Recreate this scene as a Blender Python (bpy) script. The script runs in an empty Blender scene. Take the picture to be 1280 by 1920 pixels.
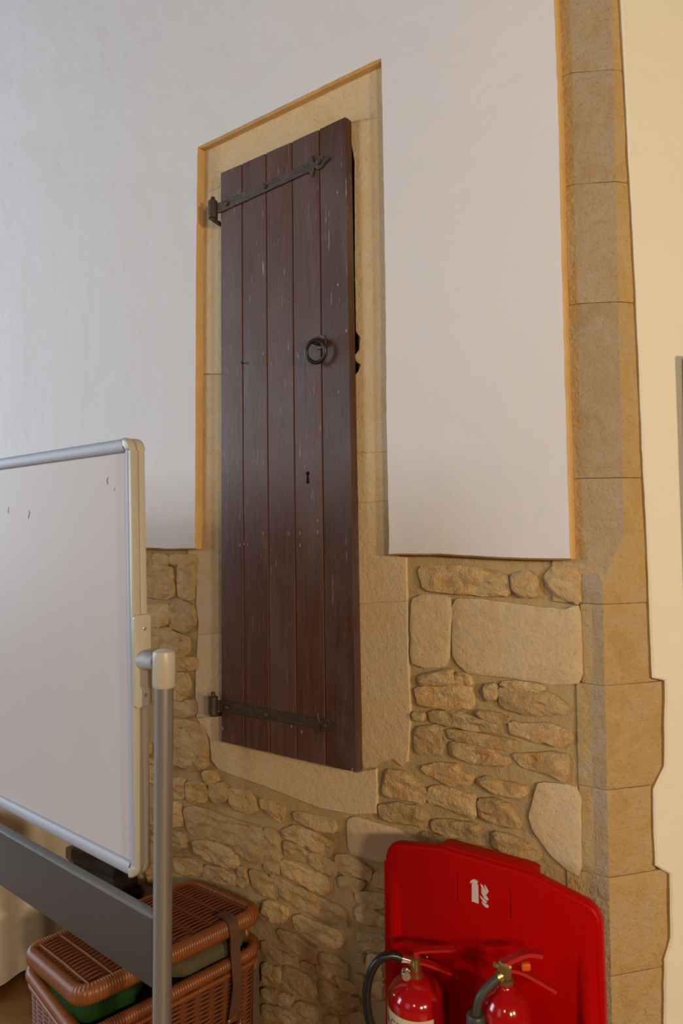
import bpy, bmesh, math, random
from mathutils import Vector, Matrix, noise, geometry

# ---------------------------------------------------------------- camera, light, exposure
scene = bpy.context.scene
COL = scene.collection
scene.view_settings.view_transform = 'Standard'
scene.view_settings.look = 'None'
scene.view_settings.gamma = 1.0
scene.view_settings.exposure = 0.08
scene.view_settings.use_curve_mapping = False

R = math.radians
CAM_POS = Vector((1.765, -1.763, 1.698))
YAW, PITCH, ROLL = R(35.44), R(1.59), R(-0.65)
fwd = Vector((-math.sin(YAW) * math.cos(PITCH), math.cos(YAW) * math.cos(PITCH), math.sin(PITCH)))
right = Vector((math.cos(YAW), math.sin(YAW), 0))
up = right.cross(fwd)
right, up = math.cos(ROLL) * right + math.sin(ROLL) * up, -math.sin(ROLL) * right + math.cos(ROLL) * up
cam_data = bpy.data.cameras.new('camera')
cam_data.sensor_fit = 'VERTICAL'
cam_data.sensor_height = 36.0
cam_data.lens = 24.0
cam_data.clip_start = 0.05
cam_data.dof.use_dof = True
cam_data.dof.focus_distance = 2.45
cam_data.dof.aperture_fstop = 4.0
cam = bpy.data.objects.new('camera', cam_data)
COL.objects.link(cam)
m = Matrix((right, up, -fwd)).transposed().to_4x4()
m.translation = CAM_POS
cam.matrix_world = m
scene.camera = cam

world = bpy.data.worlds.new('world')
scene.world = world
world.use_nodes = True
bg = world.node_tree.nodes['Background']
bg.inputs['Color'].default_value = (1.0, 0.88, 0.78, 1)
bg.inputs['Strength'].default_value = 0.02


def aim(o, target):
    o.rotation_euler = (Vector(target) - o.location).to_track_quat('-Z', 'Y').to_euler()


# daylight from the tall window further along the room, to the left
ld = bpy.data.lights.new('window_daylight', 'AREA')
ld.shape = 'RECTANGLE'
ld.size, ld.size_y = 2.2, 3.2
ld.energy = 255
ld.color = (0.73, 0.87, 1.0)
lo = bpy.data.objects.new('window_daylight', ld)
lo.location = (-5.4, -6.2, 3.5)
aim(lo, (0.3, 0, 1.9))
COL.objects.link(lo)
# a second window in the far end wall, beyond the left edge
ld2 = bpy.data.lights.new('end_window_daylight', 'AREA')
ld2.shape = 'RECTANGLE'
ld2.size, ld2.size_y = 1.4, 2.4
ld2.energy = 120
ld2.color = (0.73, 0.87, 1.0)
lo2 = bpy.data.objects.new('end_window_daylight', ld2)
lo2.location = (-5.2, -1.9, 2.2)
aim(lo2, (0, 0, 1.4))
COL.objects.link(lo2)
# added cool fill behind the camera that lifts the darker lower wall
ld3 = bpy.data.lights.new('added_cool_fill', 'AREA')
ld3.shape = 'RECTANGLE'
ld3.size, ld3.size_y = 2.0, 3.0
ld3.energy = 18
ld3.color = (0.73, 0.87, 1.0)
lo3 = bpy.data.objects.new('added_cool_fill', ld3)
lo3.location = (0.2, -7.5, 3.2)
aim(lo3, (0.4, 0, 1.6))
COL.objects.link(lo3)
# warm room lamps hanging on the right-hand side of the hall
for x, y, z, e, r in ((4.6, -3.2, 2.3, 255, 0.20), (2.6, -4.6, 3.2, 75, 0.15), (4.5, -1.8, 2.0, 235, 0.10)):
    pd = bpy.data.lights.new('hall_lamp', 'POINT')
    pd.energy = e
    pd.color = (1.0, 0.79, 0.53)
    pd.shadow_soft_size = r
    po = bpy.data.objects.new('hall_lamp', pd)
    po.location = (x, y, z)
    COL.objects.link(po)

# ---------------------------------------------------------------- traced outlines, metres on the wall plane (x, z)
STONES = [[[-0.4475,1.6132],[-0.4084,1.6136],[-0.4086,1.5768],[-0.4477,1.5784]],
[[-0.4035,1.6113],[-0.3254,1.6109],[-0.3072,1.6012],[-0.3121,1.5777],[-0.4037,1.5769]],
[[-0.2984,1.6112],[-0.1649,1.614],[-0.1619,1.5836],[-0.2163,1.576],[-0.2987,1.578]],
[[-0.4585,1.555],[-0.4122,1.5676],[-0.3021,1.5653],[-0.2923,1.5253],[-0.2827,1.4586],[-0.3231,1.4455],[-0.4591,1.4483]],
[[-0.2588,1.5752],[-0.1714,1.5812],[-0.1687,1.5247],[-0.1725,1.4484],[-0.253,1.4533]],
[[-0.4593,1.4089],[-0.3064,1.4195],[-0.3066,1.3859],[-0.3204,1.3446],[-0.4206,1.3262],[-0.4597,1.3303]],
[[-0.2997,1.422],[-0.2433,1.4383],[-0.1664,1.4205],[-0.1637,1.3599],[-0.2182,1.3233],[-0.3036,1.3324]],
[[-0.449,1.3149],[-0.3103,1.3297],[-0.2837,1.3161],[-0.2054,1.3046],[-0.2026,1.2481],[-0.2253,1.235],[-0.3176,1.2508],[-0.4494,1.2481]],
[[-0.3517,1.2252],[-0.2124,1.2297],[-0.2127,1.186],[-0.2847,1.1717],[-0.352,1.1688]],
[[-0.2028,1.2241],[-0.1647,1.23],[-0.165,1.1911],[-0.2063,1.1845]],
[[-0.3522,1.1486],[-0.2193,1.1678],[-0.2003,1.1308],[-0.2199,1.0848],[-0.2525,1.0652],[-0.3527,1.0676]],
[[-0.3664,1.0568],[-0.2525,1.0586],[-0.1628,1.0729],[-0.1631,1.0276],[-0.2205,1.0085],[-0.3667,1.005]],
[[-0.3557,0.9763],[-0.1865,0.9947],[-0.1198,0.9797],[-0.1072,0.9136],[-0.1144,0.8352],[-0.1946,0.8154],[-0.2636,0.8209],[-0.3568,0.7891]],
[[-0.1277,0.8191],[-0.0819,0.8324],[-0.0501,0.8073],[-0.0823,0.7829],[-0.1148,0.7853]],
[[-0.3498,0.7546],[-0.2361,0.7748],[-0.2296,0.711],[-0.2505,0.6996],[-0.3502,0.6853]],
[[-0.2189,0.7597],[-0.1412,0.78],[-0.0989,0.7434],[-0.122,0.7113],[-0.1955,0.693],[-0.2159,0.7093]],
[[-0.3467,0.6575],[-0.2576,0.6794],[-0.2441,0.6195],[-0.2513,0.5899],[-0.3436,0.5726]],
[[-0.3473,0.5574],[-0.2375,0.57],[-0.2207,0.5279],[-0.2519,0.4967],[-0.3442,0.487]],
[[0.0061,0.7833],[0.0911,0.7966],[0.1203,0.7728],[0.1404,0.743],[0.0963,0.7224],[0.0362,0.7197],[0.0088,0.7399]],
[[-0.23,0.6599],[-0.1754,0.6813],[-0.0512,0.6822],[0.0236,0.6775],[0.1542,0.6847],[0.1681,0.648],[0.1586,0.5612],[0.1181,0.5587],[0.0348,0.5799],[-0.052,0.5931],[-0.1628,0.5746],[-0.2099,0.5952]],
[[-0.1797,0.5521],[-0.11,0.5741],[-0.0207,0.5788],[0.0347,0.5625],[0.0464,0.5265],[-0.0027,0.5066],[-0.1106,0.5064],[-0.1733,0.5126]],
[[0.1713,0.6825],[0.2165,0.6892],[0.2383,0.653],[0.243,0.5922],[0.2315,0.5436],[0.1756,0.5489],[0.1705,0.6022]],
[[-0.2942,0.4623],[-0.1971,0.4834],[-0.1305,0.4741],[-0.1439,0.4432],[-0.2664,0.4138]],
[[-0.1174,0.4776],[-0.034,0.4959],[0.0339,0.4884],[0.0397,0.4597],[-0.0661,0.4382],[-0.1308,0.4424]],
[[-0.0953,0.7757],[-0.0312,0.7977],[-0.0001,0.782],[-0.0067,0.7453],[-0.0764,0.7213],[-0.0956,0.7441]],
[[0.1521,0.7778],[0.209,0.7817],[0.2587,0.7699],[0.2527,0.7272],[0.2252,0.7332],[0.1605,0.7563]],
[[0.3045,0.7679],[0.3495,0.7761],[0.4211,0.7786],[0.4657,0.7733],[0.4702,0.747],[0.4306,0.7373],[0.3697,0.7386],[0.3123,0.7493]],
[[0.2551,0.6988],[0.3066,0.7235],[0.3798,0.725],[0.46,0.7132],[0.4645,0.687],[0.4396,0.6648],[0.3791,0.6689],[0.3272,0.6758],[0.2631,0.6843]],
[[0.2629,0.6636],[0.3271,0.6676],[0.3583,0.6515],[0.3527,0.6219],[0.3054,0.6214],[0.2624,0.6265]],
[[0.3635,0.6528],[0.4195,0.6595],[0.4786,0.6439],[0.4733,0.6153],[0.4189,0.608],[0.3682,0.622]],
[[0.2484,0.5981],[0.3052,0.603],[0.3679,0.5939],[0.4387,0.5978],[0.448,0.5574],[0.428,0.5417],[0.3672,0.5418],[0.3046,0.5521],[0.2534,0.5582]],
[[0.4741,0.67],[0.5176,0.6853],[0.5691,0.6761],[0.6056,0.6633],[0.6052,0.6407],[0.5639,0.6329],[0.5073,0.6266],[0.4785,0.6361]],
[[0.483,0.6102],[0.5403,0.6186],[0.5821,0.621],[0.5727,0.6013],[0.5256,0.58],[0.4922,0.5819]],
[[0.5215,0.7903],[0.5477,0.8079],[0.6123,0.8078],[0.692,0.8082],[0.7762,0.7891],[0.7674,0.7581],[0.6554,0.7048],[0.5879,0.7],[0.5274,0.7032]],
[[0.0493,0.5232],[0.0793,0.5271],[0.0847,0.4771],[0.0666,0.459],[0.0457,0.466]],
[[0.103,0.5293],[0.1836,0.5263],[0.2308,0.5023],[0.2222,0.4708],[0.1773,0.4616],[0.1199,0.4744]],
[[0.195,0.5337],[0.234,0.5363],[0.3148,0.5266],[0.4376,0.5191],[0.5104,0.5102],[0.5122,0.4725],[0.4856,0.4543],[0.4169,0.4617],[0.3141,0.4698],[0.2443,0.4815],[0.2337,0.5072]],
[[0.1771,0.4448],[0.2658,0.451],[0.2709,0.4239],[0.2433,0.3906],[0.1479,0.3813]],
[[0.619,0.6558],[0.6681,0.6732],[0.6719,0.6337],[0.6185,0.6183]],
[[0.5491,0.5793],[0.6627,0.6052],[0.6622,0.5719],[0.6084,0.5518],[0.5535,0.5577]],
[[0.5484,0.5296],[0.5812,0.5547],[0.6173,0.5433],[0.6616,0.5386],[0.6612,0.5127],[0.5849,0.4994],[0.5481,0.5105]],
[[0.2991,0.4251],[0.3265,0.4394],[0.3986,0.4379],[0.4907,0.4421],[0.4924,0.4068],[0.4582,0.3844],[0.3883,0.3792],[0.3112,0.395]],
[[0.2302,0.3611],[0.291,0.3695],[0.3594,0.3584],[0.3927,0.3512],[0.3876,0.3236],[0.3589,0.3174],[0.3003,0.3159],[0.2452,0.3315]],
[[0.1615,0.3036],[0.2549,0.2927],[0.3,0.2894],[0.2899,0.2745],[0.2136,0.267],[0.1612,0.2722]],
[[0.1607,0.2291],[0.239,0.2375],[0.2384,0.1914],[0.16,0.1625]],
[[0.2544,0.2544],[0.2996,0.2553],[0.3677,0.2575],[0.3865,0.2385],[0.3956,0.2088],[0.3573,0.1906],[0.2888,0.1835],[0.2512,0.1961]],
[[0.3295,0.2922],[0.3825,0.2979],[0.3871,0.2829],[0.339,0.2731]],
[[0.3921,0.3012],[0.425,0.3111],[0.4524,0.2954],[0.443,0.2812],[0.3964,0.2752]],
[[0.4068,0.3487],[0.4805,0.3559],[0.516,0.3434],[0.5156,0.3111],[0.4617,0.306],[0.4065,0.3229]],
[[0.4057,0.2639],[0.4519,0.2591],[0.5237,0.2608],[0.5627,0.2545],[0.5229,0.2074],[0.4691,0.1827],[0.4048,0.194]],
[[0.4661,0.2968],[0.5242,0.2965],[0.5502,0.2849],[0.5414,0.2746],[0.4927,0.267]],
[[0.1598,0.143],[0.2432,0.1626],[0.2985,0.1645],[0.2833,0.1399],[0.1595,0.1117]],
[[0.2932,0.14],[0.3279,0.1627],[0.395,0.1683],[0.3946,0.1351],[0.3659,0.1163],[0.3128,0.125]],
[[0.1592,0.0882],[0.2629,0.1131],[0.3075,0.1005],[0.3024,0.0797],[0.1589,0.057]],
[[0.4276,0.1591],[0.4734,0.17],[0.4775,0.1394],[0.4224,0.1171]],
[[0.5549,0.456],[0.6503,0.4803],[0.6497,0.4423],[0.5909,0.4223],[0.5567,0.4354]],
[[0.5518,0.3949],[0.5778,0.4038],[0.5775,0.3827],[0.5515,0.3736]],
[[0.5443,0.3251],[0.5725,0.3318],[0.5718,0.2895],[0.5458,0.2798]],
[[0.5885,0.404],[0.6494,0.4216],[0.6483,0.3525],[0.5875,0.3372]],
[[0.5808,0.3173],[0.6482,0.3421],[0.6475,0.2973],[0.5802,0.2752]],
[[0.496,0.1825],[0.5579,0.2211],[0.5835,0.2102],[0.5787,0.1769],[0.4999,0.1449]],
[[0.667,0.975],[0.7235,0.9841],[0.7735,0.9577],[0.7978,0.9376],[0.7891,0.9071],[0.7602,0.908],[0.6877,0.8996],[0.6527,0.907]],
[[0.8103,0.9545],[0.8545,0.9671],[0.9088,0.961],[0.9503,0.9595],[0.9493,0.9046],[0.9231,0.9054],[0.8615,0.9124],[0.8097,0.9187]],
[[0.965,0.9524],[1.0054,0.9645],[1.0479,0.9572],[1.0817,0.9122],[1.0538,0.9023],[1.0078,0.9047],[0.9679,0.9089]],
[[0.6387,0.8666],[0.7091,0.8859],[0.7723,0.889],[0.8008,0.8704],[0.7962,0.8425],[0.7549,0.8399],[0.6953,0.8313],[0.6471,0.8312]],
[[0.8208,0.8608],[0.8726,0.8764],[0.9377,0.8814],[0.96,0.8799],[0.9522,0.8576],[0.9295,0.8452],[0.868,0.8369],[0.8205,0.8395]],
[[0.7867,1.0071],[0.8397,1.0278],[0.8948,1.0346],[0.9098,1.0166],[0.9475,1.0102],[0.9397,0.995],[0.8744,0.9782],[0.8351,0.9915],[0.8029,0.9976]],
[[0.9549,1.0049],[0.9919,1.019],[1.0277,1.0128],[1.0699,1.018],[1.0973,1.0138],[1.097,0.9974],[1.0762,0.9831],[1.0057,0.9848]],
[[1.0037,0.8735],[1.0568,0.8766],[1.1012,0.8648],[1.1343,0.8443],[1.1074,0.834],[1.0384,0.829],[1.0067,0.8441]],
[[0.944,0.818],[1.0028,0.8264],[1.1003,0.8192],[1.1335,0.8056],[1.0897,0.7968],[1.0203,0.8076],[0.9586,0.8048]],
[[0.7836,0.8198],[0.8362,0.8221],[0.9293,0.8314],[0.9215,0.8157],[0.8358,0.8008],[0.7915,0.8039]],
[[0.7885,1.5867],[0.8642,1.594],[0.9569,1.5884],[1.053,1.5744],[1.0604,1.5222],[0.9913,1.5191],[0.9007,1.5215],[0.8049,1.5261]],
[[1.0698,1.5729],[1.1115,1.584],[1.1395,1.5611],[1.1367,1.5217],[1.1021,1.5201],[1.0733,1.5348]],
[[1.1638,1.5775],[1.1838,1.5975],[1.2469,1.5912],[1.2451,1.5077],[1.1979,1.5245],[1.175,1.5467]],
[[0.7619,1.4913],[0.8046,1.5065],[0.877,1.5055],[0.8881,1.4721],[0.8713,1.3137],[0.8012,1.3021],[0.7589,1.3108]],
[[0.898,1.4981],[0.991,1.5006],[1.1179,1.4892],[1.2087,1.4866],[1.2449,1.4982],[1.2467,1.3112],[1.1739,1.2988],[1.0563,1.3049],[0.9427,1.3004],[0.9111,1.3221],[0.8953,1.3457]],
[[0.7833,1.2698],[0.8828,1.3022],[0.8961,1.2616],[0.7854,1.2483]],
[[0.9014,1.2937],[0.9425,1.2921],[0.9489,1.2679],[0.9031,1.2612]],
[[0.7702,1.2334],[0.8488,1.2495],[0.9443,1.2611],[0.9478,1.2057],[0.895,1.1942],[0.7795,1.1888]],
[[1.0258,1.265],[1.0931,1.2655],[1.1733,1.2679],[1.2113,1.2386],[1.2034,1.2279],[1.1002,1.2092],[1.0378,1.2223]],
[[0.9867,1.2684],[1.0174,1.2762],[1.0189,1.2399],[0.9905,1.2321]],
[[1.0304,1.2818],[1.0935,1.2893],[1.154,1.2848],[1.1378,1.2731],[1.0557,1.2707]],
[[0.8136,1.1699],[0.8948,1.1858],[0.9673,1.1715],[1.0239,1.1638],[1.015,1.1483],[0.9399,1.1425],[0.8613,1.1471],[0.823,1.1498]],
[[1.0581,1.1771],[1.1119,1.1814],[1.1717,1.1887],[1.2139,1.1782],[1.2211,1.1604],[1.1901,1.14],[1.1313,1.1455],[1.0618,1.1498]],
[[0.7683,1.1154],[0.8421,1.1356],[0.8627,1.0923],[0.8455,1.0554],[0.7672,1.05]],
[[0.8705,1.1294],[0.9666,1.1324],[1.0361,1.1316],[1.078,1.1287],[1.0694,1.1113],[1.0055,1.1043],[0.9392,1.1073],[0.8795,1.1119]],
[[0.8792,1.0951],[0.939,1.0969],[1.0054,1.0961],[1.0562,1.0772],[1.0262,1.0596],[0.9562,1.0547],[0.8833,1.0621]],
[[1.0649,1.0947],[1.1306,1.1064],[1.1703,1.1174],[1.2088,1.1166],[1.2037,1.055],[1.1497,1.0673],[1.0893,1.0715]],
[[0.9588,1.1949],[1.0245,1.1962],[1.054,1.1845],[1.0284,1.1766],[0.9763,1.181]],
[[0.759,1.1598],[0.7989,1.1634],[0.7937,1.1475],[0.7613,1.147]]]
SURROUND = [('lintel',[[-0.1915,3.1385],[-0.191,3.2004],[0.7196,3.1656],[0.7221,2.9612],[0.5772,2.9957],[0.5276,3.0051],[0.0282,2.9907],[0.0009,2.9696],[-0.1928,2.9571]]),('jamb',[[-0.1929,2.9529],[0.0009,2.9657],[0.0117,2.9623],[0.0053,2.2732],[-0.1977,2.3024]]),('jamb',[[-0.1978,2.2963],[0.0053,2.2673],[-0.0034,1.3382],[-0.15,1.319],[-0.1468,1.3686],[-0.158,1.3975],[-0.1601,1.4965],[-0.2036,1.5148]]),('jamb',[[-0.1501,1.3151],[-0.0034,1.3344],[-0.0061,1.0452],[-0.161,1.0128],[-0.1661,1.1006],[-0.1624,1.1996]]),('sill',[[-0.1554,1.0078],[-0.0061,1.0395],[-0.007,0.9466],[0.3264,0.9472],[0.5558,0.9466],[0.6267,0.9732],[0.6299,0.9289],[0.6247,0.8397],[0.5379,0.8167],[0.4128,0.8084],[0.2792,0.8189],[0.1604,0.8298],[0.0341,0.8357],[-0.0455,0.8429],[-0.0835,0.8702],[-0.0912,0.9459]]),('jamb',[[0.5525,2.9961],[0.722,2.9579],[0.717,2.3977],[0.7135,1.9357],[0.5701,1.9418],[0.5673,2.0241],[0.5655,2.1841],[0.5819,2.1969],[0.5902,2.2158],[0.5743,2.2283],[0.5664,2.2464],[0.5849,2.2653],[0.5895,2.3031],[0.5736,2.3228],[0.5725,2.5295],[0.5754,2.8695]]),('jamb',[[0.5701,1.9384],[0.7134,1.9325],[0.7112,1.7882],[0.5739,1.7864],[0.5689,1.8566]]),('jamb',[[0.5739,1.7831],[0.7111,1.785],[0.714,1.6188],[0.7416,1.616],[0.7432,1.4898],[0.5754,1.4732],[0.5677,1.491],[0.5685,1.69]]),('jamb',[[0.5753,1.4699],[0.7431,1.4866],[0.7437,1.2951],[0.7489,1.1707],[0.7417,1.0605],[0.7355,1.0158],[0.7171,0.9999],[0.686,1.0161],[0.6424,0.9954],[0.623,0.9789],[0.5799,0.9675],[0.5729,1.0314],[0.5783,1.1303],[0.5676,1.2107],[0.5755,1.3431],[0.5707,1.4251]])]
PLASTER = [[-4.0,5.4],[1.2151,5.4],[1.2271,3.0607],[1.2308,2.9049],[1.2331,2.7439],[1.2336,2.5016],[1.2345,2.2817],[1.2373,1.8873],[1.2397,1.6186],[1.2103,1.6168],[1.1411,1.617],[0.9928,1.6205],[0.8633,1.6263],[0.7591,1.6251],[0.6989,1.6245],[0.6983,1.7052],[0.6955,2.008],[0.6977,2.3935],[0.6966,2.8164],[0.6938,3.1262],[0.3318,3.1246],[-0.1003,3.1228],[-0.1124,2.6819],[-0.1199,2.088],[-0.1263,1.6366],[-0.2637,1.6337],[-0.4134,1.6369],[-4.0,1.6369]]
SPLAY_EDGE = [[0.0854,3.0504],[0.0913,2.8564],[0.0981,2.6357],[0.1072,2.3889],[0.1132,2.1432],[0.1184,1.872],[0.1253,1.6698],[0.1284,1.4419],[0.1312,1.3192],[0.1688,1.31],[0.1641,1.1996],[0.1611,1.0962],[0.1266,1.0442],[0.1252,0.9391],[0.1275,0.8536],[0.1691,0.8283],[0.1676,0.6709],[0.1474,0.6219],[0.1414,0.4683]]
TRACED = [[[-0.4576,1.6337],[-0.1561,1.6356],[-0.1496,1.0145],[-0.4611,0.9684]],
[[-0.3276,0.9882],[-0.0712,1.0261],[0.0079,0.84],[0.6265,0.8322],[0.6239,0.6559],[0.1803,0.4251],[-0.3315,0.3696]],
[[0.1322,0.5008],[0.6634,0.7616],[0.6551,0.2266],[0.1271,0.015]],
[[0.6287,0.9768],[0.7508,1.6256],[1.2547,1.6176],[1.2499,0.7514],[0.6534,0.7274]]]
QUOIN_FACE = [[1.1361,1.0326],[1.2362,1.0419],[1.2331,0.8273],[1.1971,0.8382],[1.1619,0.8605],[1.1189,0.9103],[1.1083,0.9439],[1.1242,0.9942]]
DOOR_TOP = [[0.0165, 2.9897], [0.1218, 2.9886], [0.2341, 2.989], [0.3485, 2.9893], [0.462, 2.9912], [0.5681, 2.9942]]
DOOR_BOTTOM = [[0.0017, 0.9605], [0.1141, 0.9612], [0.2295, 0.9617], [0.3464, 0.9619], [0.4628, 0.9633], [0.5811, 0.9647]]
PICTOGRAM = [[[1.0041,0.8039],[1.0063,0.8101],[1.0152,0.8158],[1.024,0.8139],[1.0253,0.8093],[1.0219,0.8071],[1.0259,0.8039],[1.0264,0.7583],[1.0081,0.759],[1.0089,0.8015],[1.0124,0.8075],[1.0054,0.8024]],
[[1.032,0.8094],[1.0393,0.8053],[1.0445,0.797],[1.0504,0.7901],[1.0457,0.7856],[1.0404,0.7884],[1.0352,0.8004]],
[[1.0434,0.8102],[1.0487,0.8043],[1.0538,0.796],[1.0511,0.7915],[1.0465,0.7963],[1.044,0.8042]],
[[1.0338,0.7976],[1.039,0.788],[1.047,0.7842],[1.0534,0.7763],[1.0507,0.773],[1.0428,0.7756],[1.035,0.7868]],
[[1.0302,0.7798],[1.0374,0.7752],[1.0454,0.7714],[1.0493,0.7683],[1.0466,0.7657],[1.0386,0.7669],[1.0334,0.774]],
[[1.0346,0.7657],[1.0399,0.7649],[1.0466,0.7632],[1.0532,0.7615],[1.0517,0.7556],[1.0451,0.7554],[1.0385,0.7595]]]
PLUGS = [[0.119, 1.6567], [0.2082, 1.6929], [0.3207, 1.6904], [0.368, 1.6918], [0.3675, 1.6537], [0.4405, 1.7321], [0.44, 1.6947], [0.1013, 1.653], [0.1366, 1.6568], [0.2149, 2.3043], [0.2529, 2.2638], [0.3281, 2.3038], [0.3685, 2.2725], [0.5303, 2.4711], [0.561, 2.3204], [0.5277, 2.1329], [0.5323, 2.7661], [0.3185, 1.6922], [0.0126, 1.9011], [0.1506, 1.0938], [0.3245, 1.0631], [0.3667, 1.0526], [0.0097, 1.0067], [0.5638, 0.9695]]


# ---------------------------------------------------------------- helpers
random.seed(7)


def tag(o, label=None, cat=None, group=None, kind=None):
    if label: o['label'] = label
    if cat: o['category'] = cat
    if group: o['group'] = group
    if kind: o['kind'] = kind
    return o


def empty(name, loc=(0, 0, 0), rz=0.0, label=None, cat=None, group=None, kind=None):
    o = bpy.data.objects.new(name, None)
    o.location = loc
    o.rotation_euler = (0, 0, rz)
    COL.objects.link(o)
    return tag(o, label, cat, group, kind)


class MB:
    """collects verts and faces for one mesh object"""
    def __init__(s):
        s.v, s.f = [], []

    def add(s, verts, faces):
        n = len(s.v)
        s.v += [tuple(p) for p in verts]
        s.f += [tuple(i + n for i in f) for f in faces]
        return s

    def tube(s, pts, rad, seg=10, closed=False, flat=None):
        pts = [Vector(p) for p in pts]
        n = len(pts)
        rads = rad if isinstance(rad, (list, tuple)) else [rad] * n
        tang = []
        for i in range(n):
            a = pts[(i - 1) % n] if (closed or i > 0) else pts[i]
            b = pts[(i + 1) % n] if (closed or i < n - 1) else pts[i]
            tang.append((b - a).normalized())
        ref = Vector((0, 0, 1)) if abs(tang[0].z) < 0.9 else Vector((1, 0, 0))
        nrm = (ref - tang[0] * ref.dot(tang[0])).normalized()
        verts = []
        for i in range(n):
            nrm = (nrm - tang[i] * nrm.dot(tang[i])).normalized()
            bi = tang[i].cross(nrm)
            for k in range(seg):
                a = 2 * math.pi * k / seg
                fa, fb = flat if flat else (1, 1)
                verts.append(pts[i] + nrm * (math.cos(a) * rads[i] * fa) + bi * (math.sin(a) * rads[i] * fb))
        faces = []
        for i in range(n if closed else n - 1):
            j = (i + 1) % n
            for k in range(seg):
                l = (k + 1) % seg
                faces.append((i * seg + k, i * seg + l, j * seg + l, j * seg + k))
        if not closed:
            faces.append(tuple(range(seg))[::-1])
            faces.append(tuple((n - 1) * seg + k for k in range(seg)))
        return s.add(verts, faces)

    def lathe(s, prof, c=(0, 0, 0), seg=40, axis='z'):
        verts, faces = [], []
        for r, h in prof:
            for k in range(seg):
                a = 2 * math.pi * k / seg
                p = (r * math.cos(a), r * math.sin(a), h)
                if axis == 'x': p = (h, r * math.cos(a), r * math.sin(a))
                if axis == 'y': p = (r * math.sin(a), h, r * math.cos(a))
                verts.append((c[0] + p[0], c[1] + p[1], c[2] + p[2]))
        for i in range(len(prof) - 1):
            for k in range(seg):
                l = (k + 1) % seg
                faces.append((i * seg + k, i * seg + l, (i + 1) * seg + l, (i + 1) * seg + k))
        faces.append(tuple(range(seg))[::-1])
        faces.append(tuple((len(prof) - 1) * seg + k for k in range(seg)))
        return s.add(verts, faces)

    def box(s, lo, hi, bev=0.0, bseg=2):
        bm = bmesh.new()
        bmesh.ops.create_cube(bm, size=1)
        for v in bm.verts:
            v.co = Vector([lo[i] + (v.co[i] + 0.5) * (hi[i] - lo[i]) for i in range(3)])
        if bev:
            bmesh.ops.bevel(bm, geom=list(bm.edges), offset=bev, segments=bseg, affect='EDGES', profile=0.5)
        return s.frombm(bm)

    def prism(s, outline, y0, y1, bev=0.0, bseg=2):
        """outline in (x, z), extruded from y0 (front) to y1 (back), front and back edges bevelled"""
        bm = bmesh.new()
        a = [bm.verts.new((x, y0, z)) for x, z in outline]
        b = [bm.verts.new((x, y1, z)) for x, z in outline]
        bm.faces.new(a)
        bm.faces.new(b[::-1])
        n = len(a)
        for i in range(n):
            bm.faces.new((a[i], b[i], b[(i + 1) % n], a[(i + 1) % n]))
        bmesh.ops.recalc_face_normals(bm, faces=bm.faces)
        if bev:
            ed = [e for e in bm.edges if abs(e.verts[0].co.y - e.verts[1].co.y) < 1e-7]
            bmesh.ops.bevel(bm, geom=ed, offset=bev, segments=bseg, affect='EDGES', profile=0.5)
        bmesh.ops.triangulate(bm, faces=[f for f in bm.faces if len(f.verts) > 4])
        return s.frombm(bm)

    def frombm(s, bm):
        bm.verts.index_update()
        s.add([v.co[:] for v in bm.verts], [[v.index for v in f.verts] for f in bm.faces])
        bm.free()
        return s

    def build(s, name, mat, parent=None, smooth=True, loc=(0, 0, 0), rot=None, angle=40):
        me = bpy.data.meshes.new(name)
        me.from_pydata(s.v, [], s.f)
        me.validate()
        bm = bmesh.new()
        bm.from_mesh(me)
        bmesh.ops.recalc_face_normals(bm, faces=bm.faces)
        if smooth:
            lim = R(angle)
            for f in bm.faces: f.smooth = True
            for e in bm.edges:
                if len(e.link_faces) == 2 and e.calc_face_angle(0) > lim: e.smooth = False
        bm.to_mesh(me)
        bm.free()
        me.materials.append(mat)
        o = bpy.data.objects.new(name, me)
        o.location = loc
        if rot: o.rotation_euler = rot
        if parent: o.parent = parent
        COL.objects.link(o)
        return o


def fill(bm, ring, n=None):
    """triangulate an outline (its first n points) and the loose points inside it"""
    vs, co = ring
    r = geometry.delaunay_2d_cdt([Vector(c) for c in co], [], [list(range(n or len(co)))], 1, 1e-7)
    out, faces, orig = r[0], r[2], r[3]
    for f in faces:
        ids = [orig[i][0] if orig[i] else None for i in f]
        if None in ids or len(set(ids)) < 3: continue
        try: bm.faces.new([vs[i] for i in ids])
        except ValueError: pass


def resample(poly, step, closed=True):
    out = []
    n = len(poly)
    for i in range(n if closed else n - 1):
        a, b = Vector(poly[i]), Vector(poly[(i + 1) % n])
        k = max(1, int(round((b - a).length / step)))
        for j in range(k): out.append(a.lerp(b, j / k))
    if not closed: out.append(Vector(poly[-1]))
    return out


def chaikin(poly, c=0.14):
    out = []
    n = len(poly)
    for i in range(n):
        a, b = Vector(poly[i]), Vector(poly[(i + 1) % n])
        out += [a.lerp(b, c), a.lerp(b, 1 - c)]
    return out


def area(poly):
    return 0.5 * sum(poly[i][0] * poly[(i + 1) % len(poly)][1] - poly[(i + 1) % len(poly)][0] * poly[i][1] for i in range(len(poly)))


def inset(poly, d):
    """move every point inwards by d; counter-clockwise outline"""
    out = []
    n = len(poly)
    for i in range(n):
        a, b, c = Vector(poly[i - 1]), Vector(poly[i]), Vector(poly[(i + 1) % n])
        t = (c - a)
        if t.length < 1e-9: out.append(b); continue
        t.normalize()
        out.append(b + Vector((-t.y, t.x)) * d)
    return out


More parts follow.
